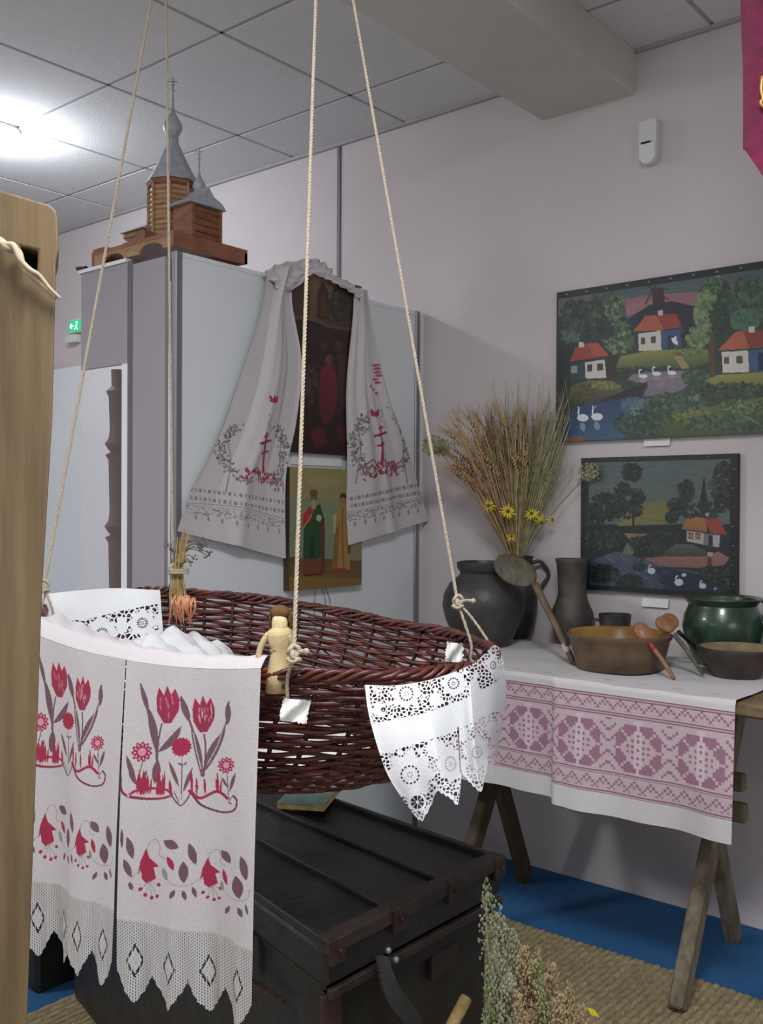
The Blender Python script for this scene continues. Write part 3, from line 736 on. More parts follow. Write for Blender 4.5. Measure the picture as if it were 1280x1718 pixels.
# ================================================================ DRAPED TOWEL over the icons
def outline_surface(left, right, W, H, y, fold, seed=0, off=(0, 0), sc=1):
    """surface between two pixel-measured edges lying on the plane y; folds push it towards the room"""
    Lp = np.array([at(off[0] + a / sc, off[1] + b_ / sc, y=y) for a, b_ in spline(left, H + 1)])
    Rp = np.array([at(off[0] + a / sc, off[1] + b_ / sc, y=y) for a, b_ in spline(right, H + 1)])
    u = np.linspace(0, 1, W + 1)[None, :, None]
    S = Lp[:, None] * (1 - u) + Rp[:, None] * u
    return S
RED, MAR, GRY = (160, 58, 82), (118, 62, 72), (134, 130, 132)
LINEN = (206, 200, 200)
def towel_tail(name, left, right, flip, parent, seed):
    W, H = 210, 400
    S = outline_surface(left, right, W, H, SY - .05, 0, off=OFF4, sc=SC4)
    pxL = spline(left, H + 1); pxR = spline(right, H + 1)
    def fm(cx, cy):          # crop px -> (col,row) by row search
        yy = pxL[:, 1] * .5 + pxR[:, 1] * .5
        r = np.interp(cy, yy, np.arange(H + 1))
        for _ in range(4):
            i = min(int(r), H); l, rr = pxL[i], pxR[i]
            u = (cx - l[0]) / (rr[0] - l[0] + 1e-6); ye = pxL[:, 1] * (1 - u) + pxR[:, 1] * u
            r = np.interp(cy, ye, np.arange(H + 1))
        i = min(int(r), H); l, rr = pxL[i], pxR[i]
        return ((cx - l[0]) / (rr[0] - l[0] + 1e-6) * W, r)
    c = Canvas(W, H, LINEN, fm)
    rr = random.Random(seed)
    cx, cy = (408, 1000) if not flip else (985, 960)
    # crown, cross on a mound, vine scrolls either side, ornament rows
    kx = (452, 730) if not flip else (965, 795); 
    c.ell(kx[0], kx[1] + 6, 24, 12, RED); 
    for d in (-18, 0, 18): c.leaf(kx[0] + d * .8, kx[1] + 8, kx[0] + d * 1.2, kx[1] - 22, 13, RED)
    if flip:
        for k in range(9): c.ell(955 + rr.uniform(-14, 24), 560 + k * 17, 9, 7, RED, .8); 
    for k in range(6): c.leaf(cx + 22 + rr.uniform(-16, 16), cy - 200 + k * 16, cx + 22 + rr.uniform(-22, 22), cy - 186 + k * 16, 6, GRY, .8)
    def cross(x, y, s):
        c.line([(x, y - 108 * s), (x - 4 * s, y + 90 * s)], 13 * s, RED); c.line([(x - 36 * s, y - 52 * s), (x + 34 * s, y - 72 * s)], 13 * s, RED)
        c.line([(x - 22 * s, y - 4 * s), (x + 22 * s, y - 20 * s)], 11 * s, RED); c.line([(x - 18 * s, y - 88 * s), (x + 18 * s, y - 98 * s)], 8 * s, RED)
    cross(cx + 6, cy, 1.0)
    my = cy + 110
    for k in range(60):
        dx = rr.uniform(-100, 95) if not flip else rr.uniform(-75, 90); yy = my + abs(dx) * .25 + rr.uniform(-34, 34) + (dx * .25 if not flip else -dx * .2)
        a = rr.uniform(-.9, .9) - 1.57; l = rr.uniform(14, 34)
        c.leaf(cx + dx, yy, cx + dx + l * math.cos(a), yy + l * math.sin(a), 8, RED if rr.random() < .75 else MAR, .9)
    c.line([(cx - 110, my + 10), (cx - 40, my - 46), (cx, my + 24), (cx + 50, my - 20), (cx + 90, my + 30)], 7, RED)
    for sgn, bx in ((-1, 165), (1, 105)) if not flip else ((-1, 105), (1, 120)):
        for k in range(120):
            t_ = rr.random(); a = rr.uniform(0, 6.28)
            x = cx + sgn * (bx * (.62 + .55 * math.sin(t_ * 3.3))) + rr.uniform(-26, 26); y = cy - 150 + 290 * t_ + rr.uniform(-10, 10)
            c.leaf(x, y, x + 17 * math.cos(a), y + 17 * math.sin(a), 9, GRY if rr.random() < .85 else MAR, .85)
        c.line([(cx + sgn * bx * 1.1, cy + 180), (cx + sgn * bx * .9, cy + 20), (cx + sgn * bx, cy - 110), (cx + sgn * bx * .7, cy - 150)], 6, GRY, .8)
    def row(y0_, y1_, fn):
        # y at left crop and right crop edges of the tail
        n = 22
        for k in range(n):
            u = (k + .5) / n; x = (xa + (xb - xa) * u); y = y0_ * (1 - u) + y1_ * u; fn(x, y, k)
    xa, xb = (60, 530) if not flip else (845, 1190)
    ya = [(1165, 1232), (1205, 1275)] if not flip else [(1215, 1140), (1250, 1180)]
    for i, (a_, b_) in enumerate(ya):
        row(a_, b_, lambda x, y, k: (c.line([(x - 6, y - 9), (x + 6, y + 9)], 4, GRY, .75), c.line([(x + 6, y - 9), (x - 5, y + 9)], 4, GRY, .75)) if (k + i) % 2 else c.ell(x, y, 7, 10, (130, 110, 118), .75))
    a_, b_ = (1255, 1335) if not flip else (1300, 1225)
    for k in range(150):
        u = rr.random(); x = xa - 10 + (xb - xa + 10) * u; y = a_ * (1 - u) + b_ * u + rr.uniform(-14, 24)
        c.ell(x, y, 6, 4, GRY if k % 3 else (140, 112, 122), .55, n=6)
    c.line([(xa - 20, a_ - 20), (xb, b_ - 22)], 3.5, GRY, .8); c.line([(xa - 20, a_ - 8), (xb, b_ - 10)], 3, GRY, .6)
    for k in range(8):
        u = (k + .5) / 8; c.leaf(xa + (xb - xa) * u, a_ * (1 - u) + b_ * u + 26, xa + (xb - xa) * u, a_ * (1 - u) + b_ * u + 56, 11, GRY, .8)
    c.grain(2.5, seed)
    U_, V_ = np.meshgrid(np.linspace(0, 1, W + 1), np.linspace(0, 1, H + 1))
    amp = .004 + .010 * (1 - V_) ** .5
    S[..., 1] += -amp * (1.2 * np.sin(U_ * 9 + seed) * (1 - V_ * .3) + .8 * np.sin(U_ * 23 + V_ * 2 + seed) * (1 - V_)) - .012 * np.exp(-((U_ - .62 + .1 * V_) / .07) ** 2) + .008
    S[..., 1] = np.minimum(S[..., 1], SY - .036)
    return grid_obj(name, S, c, M['cloth'], parent)
t = thing('embroidered_towel', (2.55, SY - .04, 1.15), 'long pale towel with red crosses draped over the tall dark icon', 'towel')
towel_tail('left_tail', [(440, 100), (410, 300), (300, 640), (190, 930), (60, 1190), (0, 1370)], [(600, 60), (560, 230), (608, 540), (585, 830), (535, 1100), (532, 1505)], False, t, 3)
towel_tail('right_tail', [(868, 180), (862, 330), (832, 660), (835, 1000), (832, 1250), (838, 1440)], [(905, 195), (950, 420), (1020, 700), (1110, 950), (1180, 1180), (1222, 1320)], True, t, 5)
# ruffled middle over the top of the icon
W, H = 120, 36
top = spline([(430, 110), (500, 64), (600, 44), (690, 36), (750, 60), (790, 112), (860, 146), (912, 200)], W + 1)
bot = spline([(480, 190), (560, 190), (640, 118), (700, 132), (760, 165), (840, 205), (880, 250)], W + 1)
S = np.zeros((H + 1, W + 1, 3))
for j in range(H + 1):
    v = j / H
    for i in range(W + 1):
        S[j, i] = at(OFF4[0] + (top[i, 0] * (1 - v) + bot[i, 0] * v) / SC4, OFF4[1] + (top[i, 1] * (1 - v) + bot[i, 1] * v) / SC4, y=SY - .05)
U_, V_ = np.meshgrid(np.linspace(0, 1, W + 1), np.linspace(0, 1, H + 1))
S[..., 1] += .030 - .034 * np.sin(V_ * math.pi / 2) - .006 * np.sin(U_ * 70 + 3 * np.sin(V_ * 4)) - .004 * np.sin(V_ * 14 + U_ * 20)
S[..., 2] += .003 * np.sin(U_ * 60) * (1 - V_)
c = Canvas(W, H, LINEN, lambda a, b: (a, b))
grid_obj('gathered_middle', S, c, M['cloth'], t)
# ---- curved cloths: relation between the photograph's measured points and the cloth's own grid
def project(P_):
    q = np.asarray(P_, float) - np.array([0, 0, CAM_Z]); w = q @ fw
    return np.stack([640 + F_PX * (q @ rt) / w, 859 - F_PX * (q @ up) / w], -1)
def surf_map(S, off, sc):
    Q = (project(S) - np.array(off)) * sc; H1, W1, _ = Q.shape; flat = Q.reshape(-1, 2)
    def fm(x, y):
        k = int(np.argmin((flat[:, 0] - x) ** 2 + (flat[:, 1] - y) ** 2)); j, i = divmod(k, W1)
        i0 = min(max(i, 1), W1 - 2); j0 = min(max(j, 1), H1 - 2)
        J = np.array([(Q[j0, i0 + 1] - Q[j0, i0 - 1]) / 2, (Q[j0 + 1, i0] - Q[j0 - 1, i0]) / 2]).T
        try: d = np.linalg.solve(J, np.array([x, y]) - Q[j, i])
        except Exception: d = np.zeros(2)
        edge = i in (0, W1 - 1) or j in (0, H1 - 1)
        lim = 60 if edge else 1.5
        return (i + float(np.clip(d[0], -lim, lim)), j + float(np.clip(d[1], -lim, lim)))
    return fm, Q
def UV(W, H): return np.meshgrid(np.linspace(0, 1, W + 1), np.linspace(0, 1, H + 1))
def polyline_at(pts, t):
    P_ = np.array(pts, float); s = np.linspace(0, 1, len(P_))
    n = spline(P_, 400); s = np.linspace(0, 1, 400)
    return np.stack([np.interp(t, s, n[:, k]) for k in range(n.shape[1])], -1)
def voro(Q, cell, seed, bbox=None):
    """distance difference F2-F1 to jittered lattice points, for the threads of open-work lace"""
    X, Y = Q[..., 0] / cell, Q[..., 1] / cell; r = np.random.default_rng(seed)
    ix, iy = np.floor(X).astype(int), np.floor(Y).astype(int)
    jit = r.random((256, 256, 2)); d1 = np.full(X.shape, 9.0); d2 = np.full(X.shape, 9.0)
    for a in (-1, 0, 1):
        for b_ in (-1, 0, 1):
            cx, cy = ix + a, iy + b_; j = jit[cx % 256, cy % 256]
            d = np.hypot(X - cx - j[..., 0], Y - cy - j[..., 1])
            d2 = np.where(d < d1, d1, np.minimum(d2, d)); d1 = np.minimum(d1, d)
    return d2 - d1

# ================================================================ WICKER CRADLE
BC = np.array([1.300, 1.420]); BA, BB, BT = .556, .338, -.124
def rim_xy(th, s=1.0):
    u, v = BB * s * np.cos(th), BA * s * np.sin(th)
    return BC[0] + u * math.cos(BT) - v * math.sin(BT), BC[1] + u * math.sin(BT) + v * math.cos(BT)
def rim_z(th):
    v = BA * np.sin(th); return 1.098 + .042 * np.clip((v + .02) / .55, 0, 1)
PS = np.array([(0, 1.0, 0), (.15, .985, -.04), (.4, .93, -.105), (.62, .85, -.165), (.8, .75, -.21), (.92, .63, -.236), (1.0, .48, -.248), (1.3, .04, -.254)])
def wall_pt(th, t, off=0.0):
    s = np.interp(t, PS[:, 0], PS[:, 1]); z = np.interp(t, PS[:, 0], PS[:, 2])
    x, y = rim_xy(th, s); sh_ = (1 - s) * .17; x = x - math.sin(BT) * sh_; y = y + math.cos(BT) * sh_; nx, ny = np.cos(th) * math.cos(BT) - np.sin(th) * math.sin(BT), np.cos(th) * math.sin(BT) + np.sin(th) * math.cos(BT)
    return np.stack([x + nx * off, y + ny * off, rim_z(th) + z], -1)
cradle = thing('wicker_cradle', (BC[0], BC[1], .84), 'dark red-brown woven wicker cradle hanging on four ropes', 'cradle')
NS = 46
for k in range(NS):
    th = 2 * math.pi * (k + .15 * random.uniform(-1, 1)) / NS
    t_ = np.linspace(-.03, 1.26, 16)
    pts = wall_pt(np.full(16, th), t_); pts[0, 2] += .006
    MB().tube(pts, .0042, 5).build('stake', M['wicker2'], cradle, True)
NR = 31; NTH = NS * 5
for r in range(NR):
    th = np.linspace(0, 2 * math.pi, NTH, endpoint=False)
    t_ = .035 + r * (.96 / NR); ph = random.random() * 6
    wob = .014 * (np.sin(th * 3 + ph) * .3 + np.sin(th * 11 + ph * 2) * .35 + np.sin(th * 23 + ph * 3) * .35)
    off = .0058 * np.cos(th * NS / 2 + math.pi * (r % 2)) + .0012 * np.sin(th * 31 + ph)
    rad = .0039 * (1 + .16 * np.sin(th * 5 + ph)) * random.uniform(.88, 1.12)
    pts = wall_pt(th, np.clip(t_ + wob, .0, 1.02), off)
    MB().tube(pts, rad, 5, closed=True).build('weaver', M['wicker'], cradle, True)
for r in range(16):
    th = np.linspace(0, 2 * math.pi, NTH, endpoint=False); t_ = 1.015 + r * .0165
    pts = wall_pt(th, np.full(NTH, t_)); pts[:, 2] += .005 * np.cos(th * NS / 2 + math.pi * (r % 2))
    MB().tube(pts, .0042, 4, closed=True).build('weaver', M['wicker'], cradle, True)
for k in range(4):
    th = np.linspace(0, 2 * math.pi, 300, endpoint=False); a = th * 26 + k * math.pi / 2
    pts = wall_pt(th, np.zeros(300), .0062 * np.cos(a)); pts[:, 2] += .0062 * np.sin(a) + .001 + .002 * np.sin(th * 37 + k)
    MB().tube(pts, .0042, 6, closed=True).build('rim_rod', M['wicker'], cradle, True)
# stray broken ends
b = MB()
for k in range(26):
    th = random.uniform(0, 6.28); t_ = random.uniform(.1, .95); p = wall_pt(np.array([th, th + .05]), np.array([t_, t_ + random.uniform(-.05, .05)]), .006); p[1] += random.uniform(.0, .012)
    b.tube(p, .0026, 4)
tag(b.build('loose_twigs', M['wicker2'], cradle), kind='stuff')

# ---------------------------------------------------------------- ropes
def rope(pts, r, name, label=None, parent=None, cat='rope', group=None, pitch=.022, n=5):
    P_ = np.array(pts, float); L = np.sum(np.linalg.norm(np.diff(P_, axis=0), axis=1)); m = max(int(L / pitch * 7), 12)
    C_ = spline(P_, m) if len(P_) > 2 else P_[0] + (P_[1] - P_[0]) * np.linspace(0, 1, m)[:, None]
    T = np.gradient(C_, axis=0); T /= np.linalg.norm(T, axis=1)[:, None]
    U = np.cross(T, [.31, .92, .2]); U /= np.linalg.norm(U, axis=1)[:, None]; V = np.cross(T, U)
    mb = MB(); s = np.linspace(0, L / pitch * 2 * math.pi, m)
    for k in range(3):
        a = (s + k * 2 * math.pi / 3)[:, None]
        mb.tube(C_ + r * .55 * (np.cos(a) * U + np.sin(a) * V), r * .56, n)
    o = mb.build(name, M['rope'], parent, True)
    if label: tag(o, label, cat, group)
    return o
HK = {'AB': at(277, -125, z=2.80), 'CD': at(540, -302, z=2.80)}
bar = thing('ceiling_hook', (HK['AB'][0], HK['AB'][1], 2.82), 'iron ceiling hook above the picture, further from us', 'hook', 'cradle hooks')
def hook(t, p):
    b = MB(); a = np.linspace(-.5, 1.15, 16) * math.pi
    b.tube([(p[0], p[1] + .02 * math.cos(x), p[2] + .0 + .02 * math.sin(x)) for x in a], .004, 8); b.tube([(p[0], p[1], p[2] + .02), (p[0], p[1], CEIL)], .004, 8); b.lathe((p[0], p[1], CEIL - .006), [(.025, 0), (.025, .006)], 16, capt=True)
    b.build('hook', M['iron'], t, True)
hook(bar, HK['AB'])
bar = thing('ceiling_hook', (HK['CD'][0], HK['CD'][1], 2.82), 'iron ceiling hook above the picture, nearer to us', 'hook', 'cradle hooks')
hook(bar, HK['CD'])
def knot(p, t, s=1.0, tails=((.02, .0, .004),), name='knot'):
    b = MB(); p = np.array(p)
    for k, (ax, ay) in enumerate(((0, 0), (.9, .6), (1.7, -.4))):
        a = np.linspace(0, 2 * math.pi, 14, endpoint=False); R = Matrix.Rotation(ax, 3, 'X') @ Matrix.Rotation(ay, 3, 'Y')
        pts = [p + np.array(R @ Vector((.0085 * s * math.cos(x), .0085 * s * math.sin(x), .002 * math.sin(3 * x)))) + np.array([0, 0, (k - 1) * .006 * s]) for x in a]
        b.tube(pts, .0036 * s, 6, closed=True)
    b.ball(p, .0075 * s, 8, 6)
    b.build(name, M['rope'], t, True)
def hang_rope(kn, attach_th, hk, label, tail=None, r=.0031):
    """rope from the hook to a knot, and a loop round the rim below it"""
    t = thing('cradle_rope', kn, label, 'rope', 'cradle ropes')
    rope([hk, kn], r, 'strand', parent=t)
    A = wall_pt(np.array([attach_th]), np.array([.0]))[0]
    o_, i_ = wall_pt(np.array([attach_th]), np.array([.12]), .018)[0], wall_pt(np.array([attach_th]), np.array([.10]), -.018)[0]
    o_[:2] += 0; rope([kn, kn * .5 + (A + [0, 0, .02]) * .5 + [.004, .0, 0], o_ + [0, 0, .03], o_, wall_pt(np.array([attach_th]), np.array([.16]))[0] - [0, 0, .0], i_, i_ + [0, 0, .03], kn], r * .85, 'loop', parent=t)
    knot(kn, t, 1.0)
    if tail is not None:
        tl = rope([kn, kn + np.array(tail) * .5 + [0, 0, .003], kn + np.array(tail)], r * .95, 'tail', parent=t)
        e = kn + np.array(tail); MB().ball(e, .0052, 8, 6).build('tail_knot', M['rope'], tl, True)
    return t
def th_of(p):
    d = np.array(p[:2]) - BC; u = d[0] * math.cos(BT) + d[1] * math.sin(BT); v = -d[0] * math.sin(BT) + d[1] * math.cos(BT)
    return math.atan2(v / BA, u / BB)
pD = at(768, 1078, z=1.10); kD = at(768, 1012, d=float((pD - [0, 0, CAM_Z]) @ fw))
hang_rope(kD, th_of(pD), HK['CD'], 'cradle rope knotted with a stub beside the big black pot', tail=rt * .028 + up * .004)
pC = at(492, 1136, z=1.10); kC = at(493, 1100, d=float((pC - [0, 0, CAM_Z]) @ fw))
hang_rope(kC, th_of(pC), HK['CD'], 'cradle rope running down in front of the icons to a knot by the doll', tail=rt * .018 + up * .006, r=.0033)
pB = at(288, 1000, z=1.13); kB = at(290, 958, d=float((pB - [0, 0, CAM_Z]) @ fw))
hang_rope(kB, th_of(pB), HK['AB'], 'thin cradle rope passing the model church, tied at the far rim with straw', r=.0033)
pA = rim_xy(2.45); pA = np.array([pA[0], pA[1], 1.12]); pA0 = at(74, 985, d=float((pA - [0, 0, CAM_Z]) @ fw))
hang_rope(pA0 + [0, 0, .0], 2.45, HK['AB'], 'leftmost cradle rope slanting down beside the wooden post', r=.0034)

# ---------------------------------------------------------------- linen inside the cradle
W, H = 110, 90
U_, V_ = UV(W, H)
lu = (U_ * 2 - 1) * .300; lv = -.42 + V_ * .93
lim = np.sqrt(np.maximum(1 - (lv / .53) ** 2, 0)) * .300
lu = lu / .300 * lim
def sstep(x): x = np.clip(x, 0, 1); return x * x * (3 - 2 * x)
g = sstep((lv + .30 - .55 * (lu + .335) / .67) / .26)
kk = .62 + .33 * g; lu0, lv0 = lu, lv; lu = lu * kk; lv = lv * kk + .03 * (1 - g)
X = BC[0] + lu * math.cos(BT) - lv * math.sin(BT); Y = BC[1] + lu * math.sin(BT) + lv * math.cos(BT)
lu, lv = lu0, lv0
Z = .895 + (.185 - .06 * (lu / .33) ** 2) * g 
Z += g * (.010 * np.sin(lu * 60 + lv * 22) + .008 * np.sin(lu * 33 - lv * 47 + 1) + .005 * np.sin(lu * 95 + lv * 80) + .004 * np.sin(lv * 140 - lu * 30))
Z -= .050 * sstep((lv - .20) / .14)
Z = np.minimum(Z, 1.10 + .02 * (lv > 0))
S = np.stack([X, Y, Z], -1)
c = Canvas(W, H, (228, 228, 228), lambda a, b: (a, b))
tag(grid_obj('crumpled_linen', S, c, M['cloth']), 'crumpled white linen heaped inside the cradle behind the tulip towel', 'linen')

# ---------------------------------------------------------------- tulip towel (two hanging ends)
TW, DK2, RD = (204, 197, 199), (112, 82, 92), (164, 40, 72)
def tulip_canvas(W, H, seed):
    """drawn in the towel's own frame: 'crop' coordinates of the right-hand end"""
    x0_, x1_, y0_, y1_ = 535, 1205, 440, 1925
    def fm(x, y):
        u = (x - x0_) / (x1_ - x0_); yt = 440 + 60 * u; yb = 1690 + 255 * u
        return (u * W, (y - yt) / (yb - yt) * H)
    c = Canvas(W, H, TW, fm)
    def tulip(x, y, w, h, light):
        c.poly([(x - w, y - h * .35), (x - w * .8, y - h), (x - w * .35, y - h * .55), (x - w * .1, y - h * 1.1), (x + w * .25, y - h * .6), (x + w * .6, y - h * .95), (x + w, y - h * .3), (x + w * .95, y + h * .3), (x + w * .35, y + h), (x - w * .3, y + h), (x - w * .9, y + h * .35)], RD)
        rr = random.Random(seed + int(x))
        for k in range(16 if light else 9):
            t = rr.uniform(-.75, .75); yy = y + rr.uniform(-.6, .55 if not light else .25) * h
            c.leaf(x + t * w, yy, x + t * w * .9 + 3, yy + h * rr.uniform(.25, .5), w * .14, (214, 150, 166) if light else (206, 116, 138), .9)
        for k in range(7): t = -.8 + k * .27; c.line([(x + t * w, y - h * .5), (x + t * w * .95, y + h * .1), (x + t * w * .4, y + h * .9)], 4, MAR, .7)
    def aster(x, y, r, n=13, pale=False):
        for k in range(n):
            a = k * 2 * math.pi / n + .2; c.leaf(x + r * .25 * math.cos(a), y + r * .25 * math.sin(a), x + r * math.cos(a), y + r * math.sin(a), r * .42, RD)
            if pale: c.leaf(x + r * .5 * math.cos(a), y + r * .5 * math.sin(a), x + r * .8 * math.cos(a), y + r * .8 * math.sin(a), r * .14, (220, 170, 184))
        c.ell(x, y, r * .38, r * .38, RD if not pale else (208, 150, 166))
    # stems and leaves
    c.line([(728, 750), (712, 850), (710, 1010), (715, 1060)], 9, DK2); c.line([(935, 815), (944, 900), (936, 1030)], 9, DK2)
    c.line([(612, 552), (640, 640), (672, 760), (700, 870), (712, 1040)], 10, DK2); c.leaf(612, 552, 660, 700, 26, DK2); c.leaf(655, 670, 704, 900, 40, DK2, bend=-6)
    c.leaf(710, 900, 828, 766, 40, DK2, bend=14); c.leaf(712, 935, 700, 1060, 44, DK2); c.line([(718, 860), (770, 800), (826, 768)], 5, (196, 180, 186))
    c.line([(820, 614), (850, 700), (884, 800), (900, 900), (930, 1040)], 11, DK2); c.leaf(818, 612, 868, 752, 34, DK2); c.leaf(872, 760, 930, 1040, 30, DK2, bend=-6); c.line([(884, 800), (902, 900), (925, 1000)], 5, (196, 180, 186))
    c.line([(1055, 655), (1050, 740), (1010, 850), (945, 970), (935, 1040)], 9, DK2); c.leaf(1050, 655, 1052, 780, 30, DK2); c.leaf(1040, 800, 935, 1020, 48, DK2, bend=8); c.line([(1035, 760), (1000, 880), (950, 980)], 5, (196, 180, 186))
    tulip(755, 660, 60, 92, False); tulip(932, 715, 54, 92, True)
    aster(632, 895, 54, 11, True); aster(830, 875, 52, 16); aster(1045, 990, 46, 11, True)
    c.line([(835, 925), (838, 1150)], 5, DK2); c.line([(636, 945), (612, 1060)], 5, DK2); c.line([(1050, 1035), (1060, 1160)], 5, DK2)
    for a, b_, d, e, w in ((770, 945, 825, 1080, 20), (885, 985, 845, 1110, 20), (555, 905, 610, 1060, 26), (570, 985, 618, 1065, 22), (660, 985, 625, 1070, 20), (1095, 1030, 1065, 1130, 20), (815, 955, 838, 970, 10), (860, 955, 840, 972, 10), (1020, 1050, 1055, 1110, 14)):
        c.leaf(a, b_, d, e, w, DK2)
    rr = random.Random(4)
    for k in range(34):       # red grass tufts
        x = rr.choice([rr.uniform(610, 700), rr.uniform(700, 790), rr.uniform(880, 1035)]); yb = 1110 + (x - 600) * .08
        c.leaf(x, yb, x + rr.uniform(-12, 10), yb - rr.uniform(60, 140), 12, RD)
    c.line([(530, 1005), (545, 1090), (620, 1125), (720, 1135), (790, 1118), (740, 1085), (620, 1085), (570, 1110)], 13, RD); c.line([(532, 1010), (550, 1100), (640, 1132), (740, 1132)], 5, MAR)
    c.line([(775, 1100), (830, 1175), (862, 1150), (880, 1110)], 8, DK2); c.line([(800, 1100), (826, 1160)], 5, DK2)
    c.line([(870, 1100), (920, 1150), (1000, 1125), (1060, 1170)], 16, RD); c.line([(880, 1115), (930, 1190), (1020, 1235), (1090, 1228), (1106, 1180), (1085, 1150)], 11, MAR); c.line([(1085, 1150), (1060, 1185), (1078, 1195)], 6, DK2)
    # fuchsia border
    def fuchsia(x, y, s):
        c.line([(x + 55 * s, y - 110 * s), (x + 30 * s, y - 150 * s), (x - 5 * s, y - 130 * s), (x - 15 * s, y - 80 * s)], 4, (150, 140, 144)); c.line([(x + 55 * s, y - 110 * s), (x + 50 * s, y - 70 * s), (x + 80 * s, y - 50 * s)], 4, (150, 140, 144))
        c.poly([(x - 18 * s, y - 110 * s), (x - 2 * s, y - 60 * s), (x + 50 * s, y - 10 * s), (x + 20 * s, y - 8 * s), (x + 34 * s, y + 50 * s), (x - 15 * s, y + 70 * s), (x - 38 * s, y + 40 * s), (x - 40 * s, y - 5 * s), (x - 56 * s, y + 20 * s), (x - 44 * s, y - 50 * s)], RD)
        for dx, dy in ((-42, 92), (-20, 125), (12, 145), (40, 140), (48, 82)):
            c.line([(x, y + 60 * s), (x + dx * s, y + dy * s)], 3, (150, 140, 144)); c.ell(x + dx * s, y + dy * s, 10 * s, 10 * s, RD)
    sh = 1036
    fuchsia(682, 455 + sh, 1.0); fuchsia(972, 530 + sh, .9)
    for a, b_, d, e, w, col in ((752, 315, 830, 358, 46, DK2), (772, 395, 810, 470, 30, RD), (850, 430, 856, 545, 44, DK2), (875, 340, 905, 460, 34, DK2), (750, 450, 775, 520, 26, (146, 140, 146)), (815, 570, 790, 615, 26, DK2), (850, 580, 865, 635, 20, DK2), (890, 570, 908, 632, 18, DK2),
                                (1020, 400, 1076, 470, 44, DK2), (1030, 500, 1052, 590, 24, RD), (1105, 535, 1130, 655, 68, DK2), (1135, 430, 1168, 560, 44, DK2), (1020, 560, 1030, 620, 18, (146, 140, 146)), (1070, 695, 1040, 740, 26, DK2), (1120, 700, 1150, 750, 30, DK2), (1165, 680, 1178, 740, 14, DK2),
                                (575, 275, 605, 390, 34, DK2), (548, 230, 552, 330, 16, MAR), (560, 380, 600, 480, 30, DK2), (590, 500, 605, 545, 20, DK2)):
        c.leaf(a, b_ + sh, d, e + sh, w, col)
    c.line([(770, 500 + sh), (800, 540 + sh), (870, 560 + sh), (920, 540 + sh)], 3.5, (150, 140, 144)); c.line([(1040, 620 + sh), (1080, 655 + sh), (1170, 660 + sh), (1185, 600 + sh)], 3.5, (150, 140, 144)); c.line([(600, 480 + sh), (640, 450 + sh)], 3, (150, 140, 144))
    c.grain(2.5, seed)
    return c
def hang_panel(A, B, H_, W, Hn, zb, seed, sway):
    """vertical drop from the edge A-B down to height zb with shallow folds"""
    U_, V_ = UV(W, Hn); A = np.array(A); B = np.array(B)
    n = np.array([-(B - A)[1], (B - A)[0]]); n = n / np.linalg.norm(n)
    if n @ (-A[:2]) < 0: n = -n
    P_ = A + (B - A) * U_[..., None]; top = P_[..., 2]; zb_ = zb[0] + (zb[1] - zb[0]) * U_
    bow = .012 * np.sin(V_ * math.pi * .5) + .010 * V_ * np.sin(U_ * 5.5 + seed) + .006 * V_ * np.sin(U_ * 13 + seed * 2)
    P_ = P_.copy(); P_[..., 0] += n[0] * bow; P_[..., 1] += n[1] * bow
    d = (B - A)[:2] / np.linalg.norm((B - A)[:2])
    P_[..., 0] += d[0] * sway * V_ * (U_ - .5) * -1; P_[..., 1] += d[1] * sway * V_ * (U_ - .5) * -1
    P_[..., 2] = top + (zb_ - top) * V_ - .006 * np.sin(U_ * math.pi) * (1 - V_)
    return P_
tt = thing('tulip_towel', (.93, 1.29, .72), 'white towel embroidered with red tulips, its two ends hanging over the cradle rim', 'towel')
def lace_edge(S, seed, tips, parent, W, dwn=.128):
    """knitted lace below the linen hem, cut to points"""
    Hn = 110; U_, V_ = UV(W, Hn)
    hem = S[-1][None]; P_ = np.repeat(hem, Hn + 1, 0).copy(); up_dir = S[-1] - S[-20]; up_dir /= np.linalg.norm(up_dir, axis=1)[:, None]
    P_ += up_dir[None] * (V_[..., None] * dwn)
    P_[..., :2] += (S[-1, :, :2].mean(0) * 0 + .004 * np.sin(U_ * 40 + seed)[..., None] * np.array([1, .3]) * V_[..., None])
    c = Canvas(W, Hn, (196, 194, 192), lambda a, b: (a, b))
    X, Y = c.X, c.Y; ph = (X / W * tips) % 1.0
    zig = .62 + .38 * (1 - np.abs(ph * 2 - 1)) ** .8; zig += .012 * np.sin(Y / Hn * 60)
    c.hole |= (Y / Hn > zig)
    ang = (X + Y) ; nets = ((X.astype(int) % 3 == 0) & ((Y.astype(int) + (X.astype(int) // 3 % 2) * 2) % 4 < 2)) & (Y > 4)
    c.hole |= nets
    cxp = (np.floor(X / W * tips) + .5) * W / tips; dx = np.abs(X - cxp) / (W / tips); dy = np.abs(Y / Hn - .50)
    dm = dx / .20 + dy / .20
    ring = (dm > .78) & (dm < 1.05); c.hole |= ring & ((X.astype(int) % 5) > 0)
    inner = dm <= .78; c.hole &= ~(inner & ~((X.astype(int) % 3 == 0) & (Y.astype(int) % 3 == 0)))
    c.c[Y < 3] = (206, 202, 200)
    return grid_obj('lace_edging', P_, c, M['cloth'], parent)
W, Hn = 230, 420
A_, B_ = np.array([.916, 1.281, 1.107]), np.array([.992, 1.058, 1.109])
S = hang_panel(A_, B_, 0, W, Hn, (.718, .704), 1.0, .004)
c = tulip_canvas(W, Hn, 1)
lace_edge(S, 1, 4, grid_obj('right_end', S, c, M['cloth'], tt), W)
A2, B2 = np.array([.872, 1.488, 1.137]), np.array([.9155, 1.2825, 1.108])
S = hang_panel(A2, B2, 0, W, Hn, (.735, .728), 3.4, .004)
